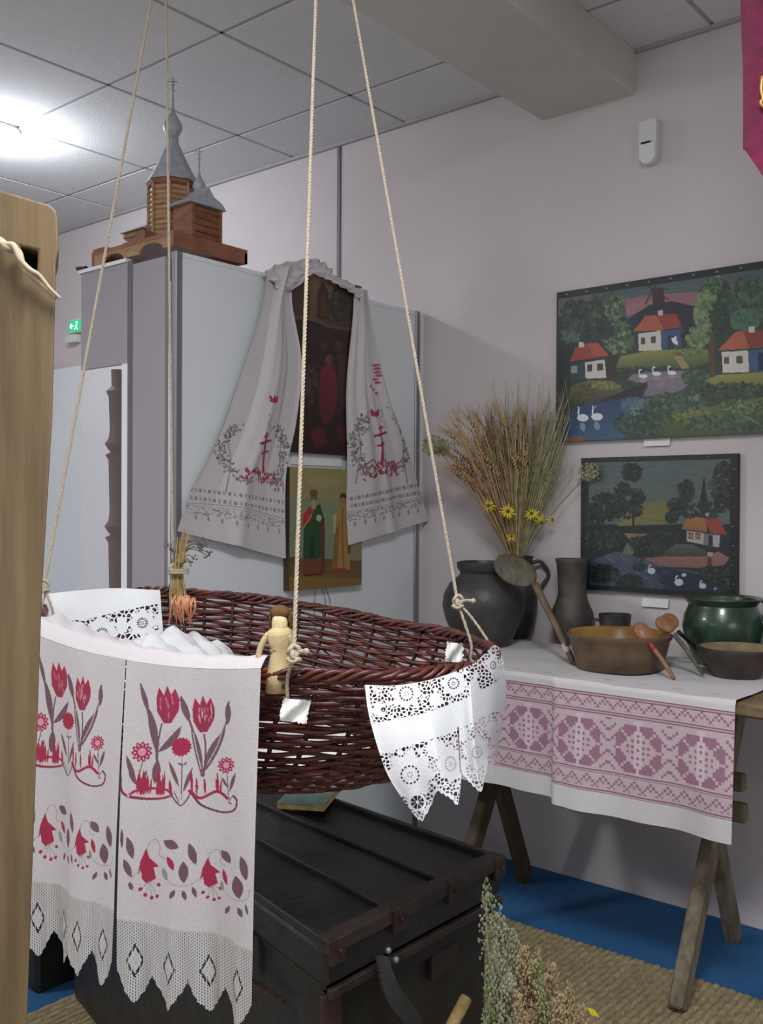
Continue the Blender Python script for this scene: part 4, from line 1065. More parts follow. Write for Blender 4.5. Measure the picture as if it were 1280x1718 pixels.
lace_edge(S, 2, 4, grid_obj('left_end', S, tulip_canvas(W, Hn, 2), M['cloth'], tt), W)
# strip lying over the rim into the cradle
W, Hn = 90, 24; U_, V_ = UV(W, Hn)
E_ = np.array([np.array([np.interp(u, [0, .49, .51, 1], [p_[k_] for p_ in (A2, B2, A_, B_)]) for k_ in range(3)]) for u in np.linspace(0, 1, W + 1)])
E_[:, 2] -= .006 * np.abs(np.sin(np.linspace(0, 2, W + 1) * math.pi)) - .0005
inw = np.array([.075, .030, 0]); S = E_[None] + V_[..., None] * inw
S[..., 2] += .022 * np.sin(np.minimum(V_ * 5, 1.57)) * (1 - .35 * U_) - .040 * np.maximum(V_ - .45, 0) * U_ + .003 * np.sin(U_ * 50 + V_ * 8) * V_
grid_obj('fold_over_rim', S, Canvas(W, Hn, TW, lambda a, b: (a, b)), M['cloth'], tt)

# ---------------------------------------------------------------- lace towels
def cutwork(S, off, sc, flowers, bands, c, cell=24, thread=.30, seed=0, wheels=(), tips=None):
    Q = (project(S) - np.array(off)) * sc; X, Y = Q[..., 0], Q[..., 1]
    V = voro(Q, cell, seed); open_ = V > thread
    solid = np.zeros(X.shape, bool)
    for (a, b_) in bands:                       # bands of plain cloth between two lines
        ya = np.interp(X, [p[0] for p in a], [p[1] for p in a]); yb = np.interp(X, [p[0] for p in b_], [p[1] for p in b_])
        solid |= (Y > ya) & (Y < yb)
    for (x, y, r, rr_, asp) in flowers:
        dx, dy = (X - x) / asp, Y - y; d = np.hypot(dx, dy); th = np.arctan2(dy, dx)
        solid |= d < r * (1 + .13 * np.cos(8 * th))
    open_ &= ~solid
    for (x, y, r, rr_, asp) in flowers:
        dx, dy = (X - x) / asp, Y - y; d = np.hypot(dx, dy); th = np.arctan2(dy, dx)
        if rr_ > r: continue
        open_ |= (np.abs(d - rr_) < 7) & (np.sin(th * 14) > -.35)
        open_ |= (np.abs(d - rr_ * .28) < 4) & (np.sin(th * 6) > -.2)
    for (x, y, r) in wheels:
        d = np.hypot(X - x, Y - y); th = np.arctan2(Y - y, X - x)
        open_ &= ~((d < r * 1.35)); open_ |= (d < r) & (d > r * .22) & (np.abs(np.sin(th * 4)) > .30)
    c.hole |= open_
    return Q
LW = (232, 233, 235)
# right: draped over the end of the cradle
W, Hn = 360, 300; U_, V_ = UV(W, Hn)
top = polyline_at([(612, 1149), (660, 1150), (710, 1143), (755, 1130), (790, 1115), (812, 1098), (828, 1083), (838, 1086)], U_[0]); dt = np.interp(U_[0], [0, .3, .55, .8, 1], [1.345, 1.345, 1.40, 1.52, 1.69])
bot = polyline_at([(704, 1380), (730, 1366), (765, 1352), (795, 1338), (812, 1322), (824, 1300), (829, 1285), (834, 1262)], U_[0]); db = dt - .012
lft = polyline_at([(612, 1149), (617, 1190), (628, 1235), (646, 1290), (668, 1330), (704, 1380)], V_[:, 0]) ; rgt = polyline_at([(838, 1086), (847, 1120), (849, 1160), (846, 1200), (840, 1235), (834, 1262)], V_[:, 0])
u3, v3 = U_[..., None], V_[..., None]
Cn = (1 - v3) * top[None] + v3 * bot[None] + (1 - u3) * lft[:, None] + u3 * rgt[:, None] - ((1 - u3) * (1 - v3) * top[0] + u3 * (1 - v3) * top[-1] + (1 - u3) * v3 * bot[0] + u3 * v3 * bot[-1])
D_ = dt[None] - .030 * np.sin(np.minimum(V_ * 2.2, 1.57)) + .006 * V_ * np.sin(U_ * 16 + 1) + .004 * np.sin(U_ * 31 + V_ * 3) * V_ + .010 * np.exp(-((U_ - .52) / .03) ** 2) * V_
S = np.array([0, 0, CAM_Z]) + (rt * ((Cn[..., 0:1] - 640) / F_PX) - up * ((Cn[..., 1:2] - 859) / F_PX) + fw) * D_[..., None]
c = Canvas(W, Hn, LW, lambda a, b: (a, b))
Q = cutwork(S, (600, 1060), 4.923,
            [(400, 510, 112, 54, 1), (790, 425, 100, 42, 1), (1118, 275, 66, 30, .7), (180, 640, 60, 300, 1), (430, 1180, 185, 72, 1), (765, 1090, 140, 56, .75), (985, 995, 128, 46, .85), (640, 560, 60, 300, .9), (960, 470, 62, 300, .8), (640, 960, 80, 300, 1), (870, 850, 60, 300, .8), (1110, 800, 70, 300, .6)],
            [([(60, 770), (560, 670), (900, 545), (1220, 375)], [(60, 1040), (190, 1010), (490, 920), (790, 830), (1165, 640)]), ([(60, 380), (1300, 330)], [(60, 448), (380, 445), (740, 365), (940, 300), (1060, 150), (1150, 120), (1230, 170)])],
            c, cell=30, thread=.30, seed=3, wheels=((490, 1405, 56), (210, 640, 20)))
X, Y = Q[..., 0], Q[..., 1]
tipl = np.interp(X, [100, 300, 400, 530, 600, 650, 760, 825, 845, 858, 930, 1020, 1050, 1085, 1105, 1130, 1300], [900, 1400, 1480, 1568, 1440, 1310, 1370, 1440, 1300, 1165, 1250, 1335, 1200, 1060, 1200, 1090, 900])
tipl = tipl + 7 * np.sin(X / 6)
c.hole &= ~(Y > tipl - 26); c.hole &= ~(X - np.interp(Y, [435, 700, 1000, 1300, 1480, 1568], [70, 90, 140, 270, 400, 530]) < 22)
c.hole |= (Y > tipl)
slit = (np.abs(X - np.interp(Y, [780, 1160], [826, 848])) < 6) & (Y > 785) & (Y < 1165); c.hole |= slit
lt = tag(grid_obj('lace_towel', S, c, M['cloth']), 'white cutwork lace towel with pointed hem over the near right end of the cradle', 'towel')
# left: hanging inside the far rim
W, Hn = 300, 130; U_, V_ = UV(W, Hn)
A3, B3 = at(40, 1003, d=2.02), at(269, 990, d=2.10)
S = A3 + (B3 - A3) * U_[..., None]; S[..., 2] += .010 * np.sin(U_ * 3.1) - (.135 + .0 * U_) * V_
inw = -fw * .035; S += V_[..., None] * inw + (.006 * np.sin(U_ * 12 + V_ * 2))[..., None] * fw; S += (rt * .016) * V_[..., None] * U_[..., None]
c = Canvas(W, Hn, LW, lambda a, b: (a, b))
Q = cutwork(S, (40, 960), 3.048, [(400, 312, 74, 24, 1), (605, 258, 66, 22, 1), (195, 345, 66, 22, 1), (500, 270, 44, 300, .7), (300, 300, 40, 300, .6), (690, 240, 34, 300, .6)],
            [([(0, 60), (760, 60)], [(0, 245), (200, 252), (330, 238), (520, 190), (700, 158)]), ([(0, 370), (430, 380), (560, 350), (720, 275)], [(0, 600), (720, 600)])], c, cell=24, thread=.24, seed=8)
c.hole &= ~(U_ > .975)
tag(grid_obj('lace_towel', S, c, M['cloth']), 'white lace towel hanging inside the far left rim of the cradle', 'towel')
W, Hn = 150, 30; U_, V_ = UV(W, Hn)
A4, B4 = at(30, 1000, d=2.16), at(165, 996, d=2.20)
S = A4 + (B4 - A4) * U_[..., None]; S[..., 2] += .008 * np.sin(U_ * 20) - .045 * V_ + .003 * np.sin(U_ * 61); S += (fw * .02) * V_[..., None]
c = Canvas(W, Hn, LW, lambda a, b: (a, b)); cutwork(S, (40, 960), 3.048, [(150, 130, 20, 200, 1)], [], c, cell=15, thread=.3, seed=4)
tag(grid_obj('lace_towel', S, c, M['cloth']), 'crumpled lace edge lying over the outside of the far left rim', 'towel')

# ---------------------------------------------------------------- doll, straw bundle, paper tags
dd = 1.47
def dp(px, py, dz=0): return at(px, py, d=dd + dz)
doll = thing('rag_doll', dp(467, 1150), 'faceless beige cloth doll with brown wool hair standing in the cradle', 'doll')
skin = mat('doll_cloth', (206, 184, 138), .9, noise=.08, nscale=60, bump=.3, bscale=300)
MB().lathe(dp(470, 1160), [(.026, 0), (.024, .03), (.0175, .055), (.0185, .068), (.0235, .084), (.0215, .092), (.012, .097), (.008, .102)], 18, sy=.7, sx=1).build('dress', skin, doll, True)
MB().lathe(dp(469, 1062), [(.0075, -.008), (.0095, .0), (.0115, .006), (.0120, .016), (.010, .026), (.003, .031)], 16, capt=True).build('head', mat('doll_head', (222, 204, 160), .9, bump=.2, bscale=300), doll, True)
b = MB()
for k in range(60):
    a = random.uniform(0, 6.28); cpt = dp(470, 1030); r_ = random.uniform(.6, 1.0)
    side = rt * math.cos(a) * .016 * r_ + fw * (abs(math.sin(a)) * .010 + .002)
    p0_ = cpt + up * .010 + side * .3; p1_ = cpt + side + up * .003; p2_ = cpt + side * 1.05 - up * random.uniform(.012, .030)
    b.tube(spline([p0_, p1_, p2_], 6), .0022, 4)
b.ball(dp(470, 1028, .004), (.015, .015, .012), 12, 8)
b.build('hair', mat('doll_hair', (122, 86, 44), .95, rgb2=(84, 56, 28), nscale=90, bump=.5), doll, True)
for pts in ([(452, 1064), (441, 1078), (434, 1098), (436, 1122)], [(484, 1066), (490, 1080), (487, 1100), (483, 1128)]):
    MB().tube(spline([dp(x, y, -.004) for x, y in pts], 12), np.interp(np.linspace(0, 1, 12), [0, .5, 1], [.0058, .0045, .0040]), 8).build('arm', skin, doll, True)
MB().tube([dp(450, 1084, -.012), dp(462, 1092, -.016), dp(452, 1096, -.012)], .0012, 5).build('waist_thread', M['chest_edge'], doll)

sb = thing('straw_bundle', kB - [0, 0, .07], 'bundle of dry stalks tied with twine to the rope at the far rim', 'bundle')
b = MB(); q = kB
for k in range(46):
    a = random.uniform(0, 6.28); r_ = random.uniform(0, .018); tp = .10 + random.uniform(-.03, .05)
    ctr = q + rt * .014; bot_ = ctr + rt * (r_ * 1.6 * math.cos(a)) + fw * (-.01 + r_ * math.sin(a) * .6) - up * random.uniform(.05, .11)
    mid = ctr + rt * r_ * math.cos(a) * .7 + fw * r_ * math.sin(a) * .7 + up * .01; top_ = ctr + rt * (r_ * 1.2 * math.cos(a) + .012) + fw * r_ * math.sin(a) + up * (tp - .05)
    b.tube(spline([bot_, mid, top_], 7), .0016, 4)
tag(b.build('stalks', M['straw'], sb), kind='stuff')
b = MB()
for k in range(16):
    s_ = q + rt * random.uniform(.0, .02) + up * random.uniform(.02, .05); e_ = s_ + rt * random.uniform(-.02, .075) + up * random.uniform(-.01, .045)
    b.tube(spline([s_, (s_ + e_) / 2 + up * .012, e_], 6), .0011, 4)
    for j in range(5): b.ball(e_ + np.random.default_rng(k * 9 + j).normal(0, .004, 3), .0028, 5, 4)
tag(b.build('seed_heads', mat('grey_seed', (104, 98, 86), .9), sb), kind='stuff')
b = MB()
for k in range(3): b.tube([q + rt * (.014 + .024 * math.cos(x)) + fw * .022 * math.sin(x) + up * (.004 * k - .004) for x in np.linspace(0, 6.28, 18)[:-1]], .0022, 5, closed=True)
b.build('twine', M['rope'], sb, True)
b = MB(); amber = mat('amber_husk', (196, 136, 92), .35, rgb2=(156, 90, 56), nscale=40, spec=.8)
for k in range(26):
    base = at(308 + random.uniform(-19, 19), 1000 + random.uniform(-2, 8), d=2.03); cur = [base, base - up * .02 + rt * random.uniform(-.006, .006) - fw * .010, base - up * random.uniform(.030, .062) + rt * random.uniform(-.010, .010) - fw * .004]
    b.tube(spline(cur, 8), np.linspace(.0032, .0012, 8), 5)
b.build('amber_husks', amber, sb, True)

def paper(name, pts, d, lbl, seed):
    W, Hn = 16, 14; U_, V_ = UV(W, Hn); P_ = np.array(pts, float)
    q = P_[0] * ((1 - U_) * (1 - V_))[..., None] + P_[1] * (U_ * (1 - V_))[..., None] + P_[2] * (U_ * V_)[..., None] + P_[3] * ((1 - U_) * V_)[..., None]
    r = np.random.default_rng(seed); q = q + r.normal(0, .5, q.shape) * ((U_ < .01) | (U_ > .99) | (V_ < .01) | (V_ > .99))[..., None] * 2
    D_ = d + .004 * np.sin(U_ * 7 + V_ * 5) + .002 * np.sin(U_ * 17)
    S = np.array([0, 0, CAM_Z]) + (rt * ((q[..., 0:1] - 640) / F_PX) - up * ((q[..., 1:2] - 859) / F_PX) + fw) * D_[..., None]
    tag(grid_obj(name, S, Canvas(W, Hn, (232, 232, 226), lambda a, b: (a, b)), M['cloth']), lbl, 'label')
paper('paper_tag', [(476, 1171), (522, 1176), (514, 1214), (468, 1209)], 1.318, 'crumpled white paper tag on the outside of the cradle below the doll', 1)
paper('paper_tag', [(749, 1078), (778, 1080), (776, 1112), (746, 1110)], 1.70, 'pale paper tag on the inside of the cradle under the right knot', 2)
# ================================================================ CHEST under the cradle
CA, CB = np.array([1.145, 1.066]), np.array([1.656, 1.065]); CC, CD_ = np.array([1.490, 2.35]), np.array([1.82, 2.37])
def cmap(p, lift=0):
    s, t, z = p; a = CA * (1 - s) + CB * s; b_ = CC * (1 - s) + CD_ * s
    q = a * (1 - t) + b_ * t; return (q[0], q[1], z)
def cbox(s0, s1, t0, t1, z0, z1, bev=.0, mb=None):
    mb = mb or MB(); k = MB(); k.box(((s0 + s1) / 2, (t0 + t1) / 2, (z0 + z1) / 2), (s1 - s0, t1 - t0, z1 - z0), bev=bev)
    mb.add([cmap(v) for v in k.v], k.f); return mb
chest = thing('travel_chest', (1.5, 1.55, 0), 'large black battered wooden chest with worn edges under the cradle', 'chest')
cbody = auto_smooth(cbox(.035, .965, .02, .98, .018, .566, .01).build('body', M['chest'], chest))
clid = auto_smooth(cbox(0, 1, 0, 1, .568, .640, .012).build('lid', M['chest'], chest))
for s in (.347, .663):
    cbox(s - .022, s + .022, -.002, 1.002, .638, .650, .003).build('lid_slat', M['chest'], clid)
b = MB(); cbox(0, .030, -.003, 1.003, .636, .652, .003, b); cbox(.970, 1.0, -.003, 1.003, .636, .652, .003, b); b.build('lid_border', M['chest'], clid)
cbox(0.0, 1.0, -.006, .022, .628, .6535, .003).build('worn_border', M['chest_edge'], clid)
cbox(.01, .99, -.006, .004, .556, .572, .002).build('lid_lip', M['chest_edge'], clid)
cbox(.02, .98, .012, .022, .515, .556, .002).build('dark_band', M['black'], cbody)
for s in (.04, .347, .663, .965):
    b = cbox(s - .035, s + .035, -.009, .004, .612, .6545, .002)
    k = cmap((s, -.012, .635)); b.ball(k, .004, 8, 5); b.build('corner_iron', M['iron'], clid)
cbox(.0, .09, .008, .016, .30, .556, .002).build('corner_iron', mat('iron_dark', (58, 36, 32), .6, noise=.4, nscale=30), cbody)
# leather carrying strap on the end and the hanging wooden-ended grip
p3 = [cmap((s, -.012 - o, z)) for s, o, z in ((.245, .0, .590), (.235, .012, .565), (.250, .020, .535), (.300, .026, .500), (.345, .028, .465), (.345, .022, .42), (.315, .014, .385))]
b = MB(); P3 = spline(p3, 24)
for k in range(23):
    b.beam(P3[k], P3[k + 1] + (P3[k + 1] - P3[k]) * .15, .034, .005, (0, 1, 0))
strap_o = auto_smooth(b.build('leather_strap', mat('old_leather', (48, 46, 44), .55, noise=.3, nscale=30, bump=.3), chest), 60)
for s, z in ((.265, .598), (.305, .575)): MB().ball(cmap((s, -.016, z)), .006, 8, 6).build('strap_rivet', M['alu'], strap_o, True)
g = [cmap((s, -.05, z)) for s, z in ((.10, .36), (.30, .375), (.50, .430), (.60, .465))]
grip_o = MB().tube(spline(g, 16), .009, 8).build('grip', M['chest_edge'], chest, True); MB().tube([cmap((.47, -.052, .420)), cmap((.60, -.052, .470))], .0115, 8).build('grip_end', M['straw'], grip_o, True)
b = MB(); cbox(.58, .74, .010, .02, .47, .52, .002, b); b.build('end_cleat', M['chest_edge'], cbody)
b = MB(); b.beam(cmap((-.004, .20, .575)), cmap((-.03, .20, .50)), .03, .004, (0, 1, 0)); b.beam(cmap((-.005, .10, .50)), cmap((-.03, .24, .49)), .012, .006); b.build('hasp', M['iron'], chest)
b = MB().box((0, 0, 0), (.17, .11, .012)); pb = np.array([1.66, 1.60, .664]); R_ = Matrix.Rotation(.5, 3, 'Z')
b.v = [tuple(np.array(R_ @ Vector(v)) + pb) for v in b.v]
tt2 = thing('booklet', pb - [0, 0, .008], 'thin greenish booklet lying on the chest behind the cradle', 'booklet')
b.build('pages', M['straw'], tt2); b2 = MB().box((0, 0, 0), (.172, .112, .002)); b2.v = [tuple(np.array(R_ @ Vector(v)) + pb + [0, 0, .007]) for v in b2.v]; b2.build('cover', mat('green_cover', (126, 150, 136), .5, rgb2=(84, 112, 104), nscale=20), tt2)

t = thing('storage_box', (1.66, 2.78, 0), 'plain dark lidded box on the floor beyond the chest, behind the tulip towel', 'box')  # added box, stands in for an unidentified black area behind the towel
MB().box((1.66, 2.79, .22), (.42, .72, .44), bev=.01).build('body', M['chest'], t); MB().box((1.66, 2.79, .475), (.44, .75, .06), bev=.01).build('lid', M['chest'], t)
# ================================================================ TABLE, CLOTH AND POTS
ZT = .862
table = thing('trestle_table', (2.78, 1.40, 0), 'weathered plank trestle table against the right wall', 'table')
for k in range(3):
    x0_ = 2.462 + k * .215
    auto_smooth(MB().box((x0_ + .105, 1.44, ZT - .022 - .001 * k), (.206, 1.27, .036), bev=.007).build('plank', M['plank'], table))
for yy, m_ in ((1.05, M['grey_wood']), (1.80, mat('dark_leg', (74, 60, 44), .8, noise=.3, nscale=20))):
    MB().beam((2.492, yy, .018), (2.955, yy + .0, .80), .058, .040, (0, 1, 0), bev=.006).build('leg', m_, table)
    MB().beam((3.030, yy + .045, .010), (2.665, yy + .045, .82), .058, .040, (0, 1, 0), bev=.006).build('leg', m_, table)
    MB().box((2.78, yy + .02, .82), (.60, .05, .045), bev=.005).build('bearer', m_, table)
MB().box((2.835, 1.455, .468), (.030, .93, .055), bev=.004).build('stretcher', M['grey_wood'], table)
MB().box((2.80, 1.02, .565), (.035, .07, .05), bev=.004).build('peg', M['grey_wood'], table)
MB().beam((2.60, .965, .84), (2.60, .985, .66), .03, .02, (0, 1, 0)).build('end_batten', mat('batten_dark', (70, 44, 40), .7), table)
# cloth: lies on the top and hangs down the front
W, Hn = 560, 560; U_, V_ = UV(W, Hn)
YA, YB = 1.98, .884
Yc = YA + (YB - YA) * U_; top_len, drop = .60, .352; s_ = V_ * (top_len + drop)
Xf = 2.447; over = s_ - top_len
xx = np.where(over < 0, Xf - over, Xf - .004 * np.sin(np.clip(over / .012, 0, 1) * 1.57)); zz = np.where(over < 0, ZT + .0012, ZT + .0012 - over)
fold = np.clip(over / drop, 0, 1)
left = 1 / (1 + np.exp((1.402 - Yc) / .003))            # the left cloth width hangs a little further back
wav = (.010 * np.sin((Yc - .9) * 14 + 2.2) + .006 * np.sin((Yc - .9) * 33 + .5)) * fold + .008 * np.exp(-((Yc - 1.385) / .02) ** 2) * fold ** .5
xx = xx - wav + left * .016 * np.sqrt(fold) - .012 * fold
zz = zz + np.where(over < 0, .0012 * np.sin(Yc * 31 + s_ * 9) + .001 * np.sin(Yc * 12 - s_ * 26) + .0022, 0) + .012 * fold * np.sin((Yc - .9) * 3) * 0
zz = zz + left * .010 * fold
S = np.stack([xx, Yc, zz], -1)
PK, PKD, WH = (204, 182, 190), (160, 118, 136), (216, 212, 212)
c = Canvas(W, Hn, WH, lambda a, b: (a, b))
f = np.where(over > 0, fold, -1); band = (f > .07) & (f < .835)
c.c[band] = PK
cell = .0075; gi = np.floor((Yc - .965) / cell).astype(int); gj = np.floor((f - .45) * drop / cell).astype(int)
per = 23; i_ = (gi + per // 2) % per - per // 2; a_, b_ = np.abs(i_), np.abs(gj)
dark = ((np.maximum(a_, b_) <= 8) & (np.minimum(a_, b_) >= 1) & (np.maximum(a_, b_) >= 4) & (np.maximum(a_, b_) - np.minimum(a_, b_) >= 0) & (a_ + b_ >= 8) & (a_ + b_ <= 13) & (a_ != b_))
dark |= ((a_ + b_) == 5) & (a_ % 2 == 0) | ((a_ + b_) == 3) & (b_ % 2 == 1) | ((a_ + b_) == 0)
dark |= (a_ >= 9) & (((a_ + b_) % 4) == 1)
main = (f > .245) & (f < .655); c.c[main & dark] = PKD
c.c[main & ~dark & (a_ <= 1)] = (218, 196, 206)
for lo, hi in ((.09, .185), (.685, .795)):
    z_ = (f > lo) & (f < hi); gj2 = np.floor((f - (lo + hi) / 2) * drop / cell).astype(int); g4 = (gi + 3) % 6 - 3
    c.c[z_ & (np.abs(np.abs(g4) - 2 - gj2) < 1)] = PKD; c.c[z_ & (np.abs(np.abs(g4) - 0 - gj2) < 1) & (gi % 2 == 0)] = (170, 128, 146)
for l in (.075, .095, .205, .225, .665, .682, .815, .832): c.c[np.abs(f - l) < .0035] = (140, 92, 110)
tp = over < 0
for k in range(9):      # small woven sprigs along the top of the cloth
    yc = .96 + k * .10; m_ = tp & (np.hypot((Yc - yc) / .9, (s_ - (top_len - .060)) / .5) < .020) & ((np.floor(Yc / .004) + np.floor(s_ / .006)) % 2 == 0); c.c[m_] = (196, 160, 174)
c.c *= np.where(left > .5, .97, 1.0)[..., None]
c.grain(2, 3)
tag(grid_obj('table_runner', S, c, M['cloth']), 'white cloth with a wide pink geometric woven band, covering the trestle table', 'tablecloth')

M['blackpot'] = mat('black_clay', (72, 70, 68), .45, rgb2=(42, 41, 40), nscale=9, bump=.35, bscale=50, spec=.5)
M['greypot'] = mat('grey_clay', (88, 82, 76), .6, rgb2=(56, 52, 48), nscale=11, bump=.3, bscale=60)
M['green'] = mat('green_glaze', (56, 84, 62), .28, rgb2=(34, 50, 38), nscale=7, bump=.08, bscale=20, coat=.3)
M['basin_out'] = mat('brown_glaze', (116, 94, 68), .5, rgb2=(74, 56, 42), nscale=12, bump=.3, bscale=40)
M['basin_in'] = mat('honey_glaze', (164, 124, 66), .3, rgb2=(120, 80, 36), nscale=10)
M['bowl'] = mat('brown_bowl', (74, 60, 52), .45, rgb2=(44, 36, 32), nscale=12, bump=.3)
ZP = ZT + .005
def pot(name, x, y, prof, m, label, cat='pot', wob=.006, n=44, handles=(), hm=None, inner=None, hname='handle', z=ZP):
    t = thing(name, (x, y, z), label, cat)
    auto_smooth(MB().lathe((x, y, z), prof, n, wob=wob).build('body', m, t), 50)
    for ang, r0, z0_, r1, z1_, out, w in handles:
        d = np.array([math.cos(ang), math.sin(ang), 0]); b = MB(); c0 = np.array([x, y, z])
        P_ = spline([c0 + d * r0 + [0, 0, z0_], c0 + d * (r0 + out * .75) + [0, 0, z0_ + .004], c0 + d * (max(r0, r1) + out) + [0, 0, z0_ * .62 + z1_ * .38], c0 + d * (r1 + out * .55) + [0, 0, z0_ * .25 + z1_ * .75], c0 + d * r1 + [0, 0, z1_]], 18)
        b.tube(P_, w, 8); b.build(hname, hm or m, t, True)
    return t
RA = math.atan2(rt[1], rt[0])           # angle of "to the right in the picture"
pot('clay_pot', 2.847, 1.911, [(.085, 0), (.10, .02), (.132, .09), (.143, .135), (.139, .175), (.118, .215), (.088, .240), (.080, .250), (.086, .258), (.093, .268), (.094, .288), (.086, .290), (.080, .27), (.07, .24), (.06, .1), (.0, .02)], M['blackpot'], 'big round black clay pot with a grooved collar beside the cradle')
pot('clay_jug', 3.085, 1.93, [(.055, 0), (.070, .05), (.081, .12), (.078, .18), (.070, .225), (.058, .25), (.060, .285), (.066, .300), (.060, .300), (.052, .25), (.05, .05), (0, .02)], M['blackpot'], 'dark clay jug with a loop handle, holding the dried bouquet', 'jug',
    handles=[(RA, .058, .275, .076, .17, .046, .007)])
pot('clay_jug', 3.075, 1.69, [(.045, 0), (.052, .01), (.066, .05), (.076, .085), (.074, .11), (.058, .145), (.049, .175), (.050, .22), (.056, .285), (.060, .292), (.060, .300), (.053, .300), (.045, .2), (.04, .05), (0, .02)], M['greypot'], 'tall narrow-necked grey clay jug without a handle', 'jug')
pot('clay_mug', 3.067, 1.522, [(.042, 0), (.050, .02), (.052, .09), (.055, .118), (.050, .118), (.046, .03), (0, .02)], M['blackpot'], 'small dark clay mug behind the honey-coloured basin', 'mug', handles=[(RA + math.pi, .052, .095, .05, .05, .022, .005)])
t = pot('clay_basin', 2.707, 1.329, [(.118, 0), (.126, .004), (.138, .05), (.146, .088), (.152, .093), (.154, .103), (.149, .108)], M['basin_out'], 'wide brown clay basin with honey-yellow inside', 'basin', wob=.008)
auto_smooth(MB().lathe((2.707, 1.329, ZP), [(.0, .012), (.10, .014), (.128, .05), (.140, .098), (.149, .1082)], 44, capb=False).build('glazed_inside', M['basin_in'], t), 60)
t = pot('clay_pot', 3.000, 1.128, [(.070, 0), (.085, .02), (.112, .075), (.120, .115), (.115, .150), (.104, .172), (.101, .182), (.113, .196), (.119, .202), (.117, .206), (.100, .200), (.094, .17), (.09, .05), (0, .02)], M['green'], 'glossy dark green glazed pot with a flared rim and loop handle', handles=[(RA + .08, .104, .192, .112, .118, .030, .0055)])
pot('clay_pot', 3.080, .925, [(.05, 0), (.085, .06), (.09, .11), (.07, .15), (.074, .165), (.066, .165), (.05, .05), (0, .02)], M['green'], 'second green pot barely showing at the right edge')
t = pot('clay_bowl', 2.805, 1.010, [(.062, 0), (.070, .012), (.092, .045), (.108, .066), (.113, .076), (.112, .084), (.104, .084)], M['bowl'], 'shallow brown bowl with pale contents at the table corner', 'bowl')
auto_smooth(MB().lathe((2.805, 1.010, ZP), [(.104, .084), (.100, .070), (.09, .060), (.0, .058)], 40, capb=False).build('contents', mat('porridge', (150, 132, 100), .8, rgb2=(112, 96, 74), nscale=18, bump=.3), t), 60)
# dotted pale glaze chips on the bowl
# wooden ladle leaning from the table to the big pot
def spoon(name, label, tip, neck, bowl, bw, bl, m1, m2, r0=.006, r1=.009, face=None, shallow=False, cat='ladle'):
    t = thing(name, tip, label, cat); tip = np.array(tip); neck = np.array(neck); bowl = np.array(bowl)
    P_ = spline([tip, (tip + neck) / 2 + [0, 0, .004], neck], 14)
    b = MB(); b.tube(P_, np.linspace(r0, r1, 14), 8)
    b.build('handle', m2, t, True)
    d = bowl - neck; d /= np.linalg.norm(d); f_ = np.array(face, float); f_ -= d * (f_ @ d); f_ /= np.linalg.norm(f_); s = np.cross(d, f_)
    # bowl: open half-ellipsoid with wall thickness
    b = MB(); n, mlev = 20, 7; V = []; Fc = []; dpt = .62 if not shallow else .30
    for L_, k in ((0, 1.0), (1, .86)):
        for i in range(mlev):
            ph = math.pi / 2 * i / (mlev - 1)
            for j in range(n):
                a = 2 * math.pi * j / n
                V.append(bowl + (d * bl * math.cos(a) + s * bw * math.sin(a)) * math.cos(ph) * k - f_ * (bw * dpt * math.sin(ph) * k))
    for L_ in (0, 1):
        for i in range(mlev - 1):
            for j in range(n):
                q = [L_ * n * mlev + i * n + j, L_ * n * mlev + i * n + (j + 1) % n, L_ * n * mlev + (i + 1) * n + (j + 1) % n, L_ * n * mlev + (i + 1) * n + j]
                Fc.append(tuple(q if L_ else q[::-1]))
    for j in range(n): Fc.append((j, (j + 1) % n, n * mlev + (j + 1) % n, n * mlev + j))
    b.add(V, Fc); b.build('bowl', m1, t, True)
    return t
M['ladle'] = mat('ladle_wood', (104, 97, 80), .6, rgb2=(70, 63, 50), nscale=14, stretch=(3, 3, 1), bump=.3)
tip = at(962, 1112, z=ZP + .006)
t = spoon('wooden_ladle', 'long grey-brown wooden ladle leaning against the big black pot', tip, at(897, 980, d=3.20), at(864, 957, d=3.25), .054, .084, M['ladle'], mat('ladle_handle', (118, 96, 78), .55, rgb2=(78, 60, 48), nscale=14, bump=.2), .0095, .0125, face=fw * .8 - up * .5 + rt * .1, shallow=True)
MB().tube(spline([tip + up * .004, tip + rt * .012 - up * .002, tip + rt * .022 + up * .012, tip + rt * .020 + up * .045], 12), np.linspace(.011, .006, 12), 8).build('hooked_end', M['ladle'], t, True)
MB().tube([tip * .78 + at(897, 980, d=3.20) * .22, tip * .88 + at(897, 980, d=3.20) * .12], .0112, 8).build('bare_patch', mat('bare_wood', (196, 178, 160), .8), t, True)
red = mat('red_paint', (150, 52, 42), .4, rgb2=(104, 56, 36), nscale=30)
wood2 = mat('spoon_wood', (164, 118, 78), .45, rgb2=(112, 74, 48), nscale=16, bump=.1)
t1 = at(1131, 1139, z=ZP + .004)
t = spoon('wooden_spoon', 'painted wooden spoon with a red neck propped on the basin rim', t1, at(1092, 1082, d=2.80), at(1079, 1062, d=2.82), .026, .036, wood2, wood2, .0055, .0075, face=fw * .8 - up * .4)
MB().tube([at(1088, 1076, d=2.797), at(1101, 1096, d=2.788)], .0088, 10).build('red_neck', red, t, True)
t2 = at(1180, 1132, z=ZP + .004)
spoon('wooden_spoon', 'plain wooden spoon propped on the basin rim, right of the red-necked one', t2, at(1130, 1063, d=2.84), at(1116, 1048, d=2.87), .026, .034, wood2, M['ladle'], .005, .0075, face=fw * .8 - up * .4)
t3 = at(1188, 1111, z=ZP + .004)
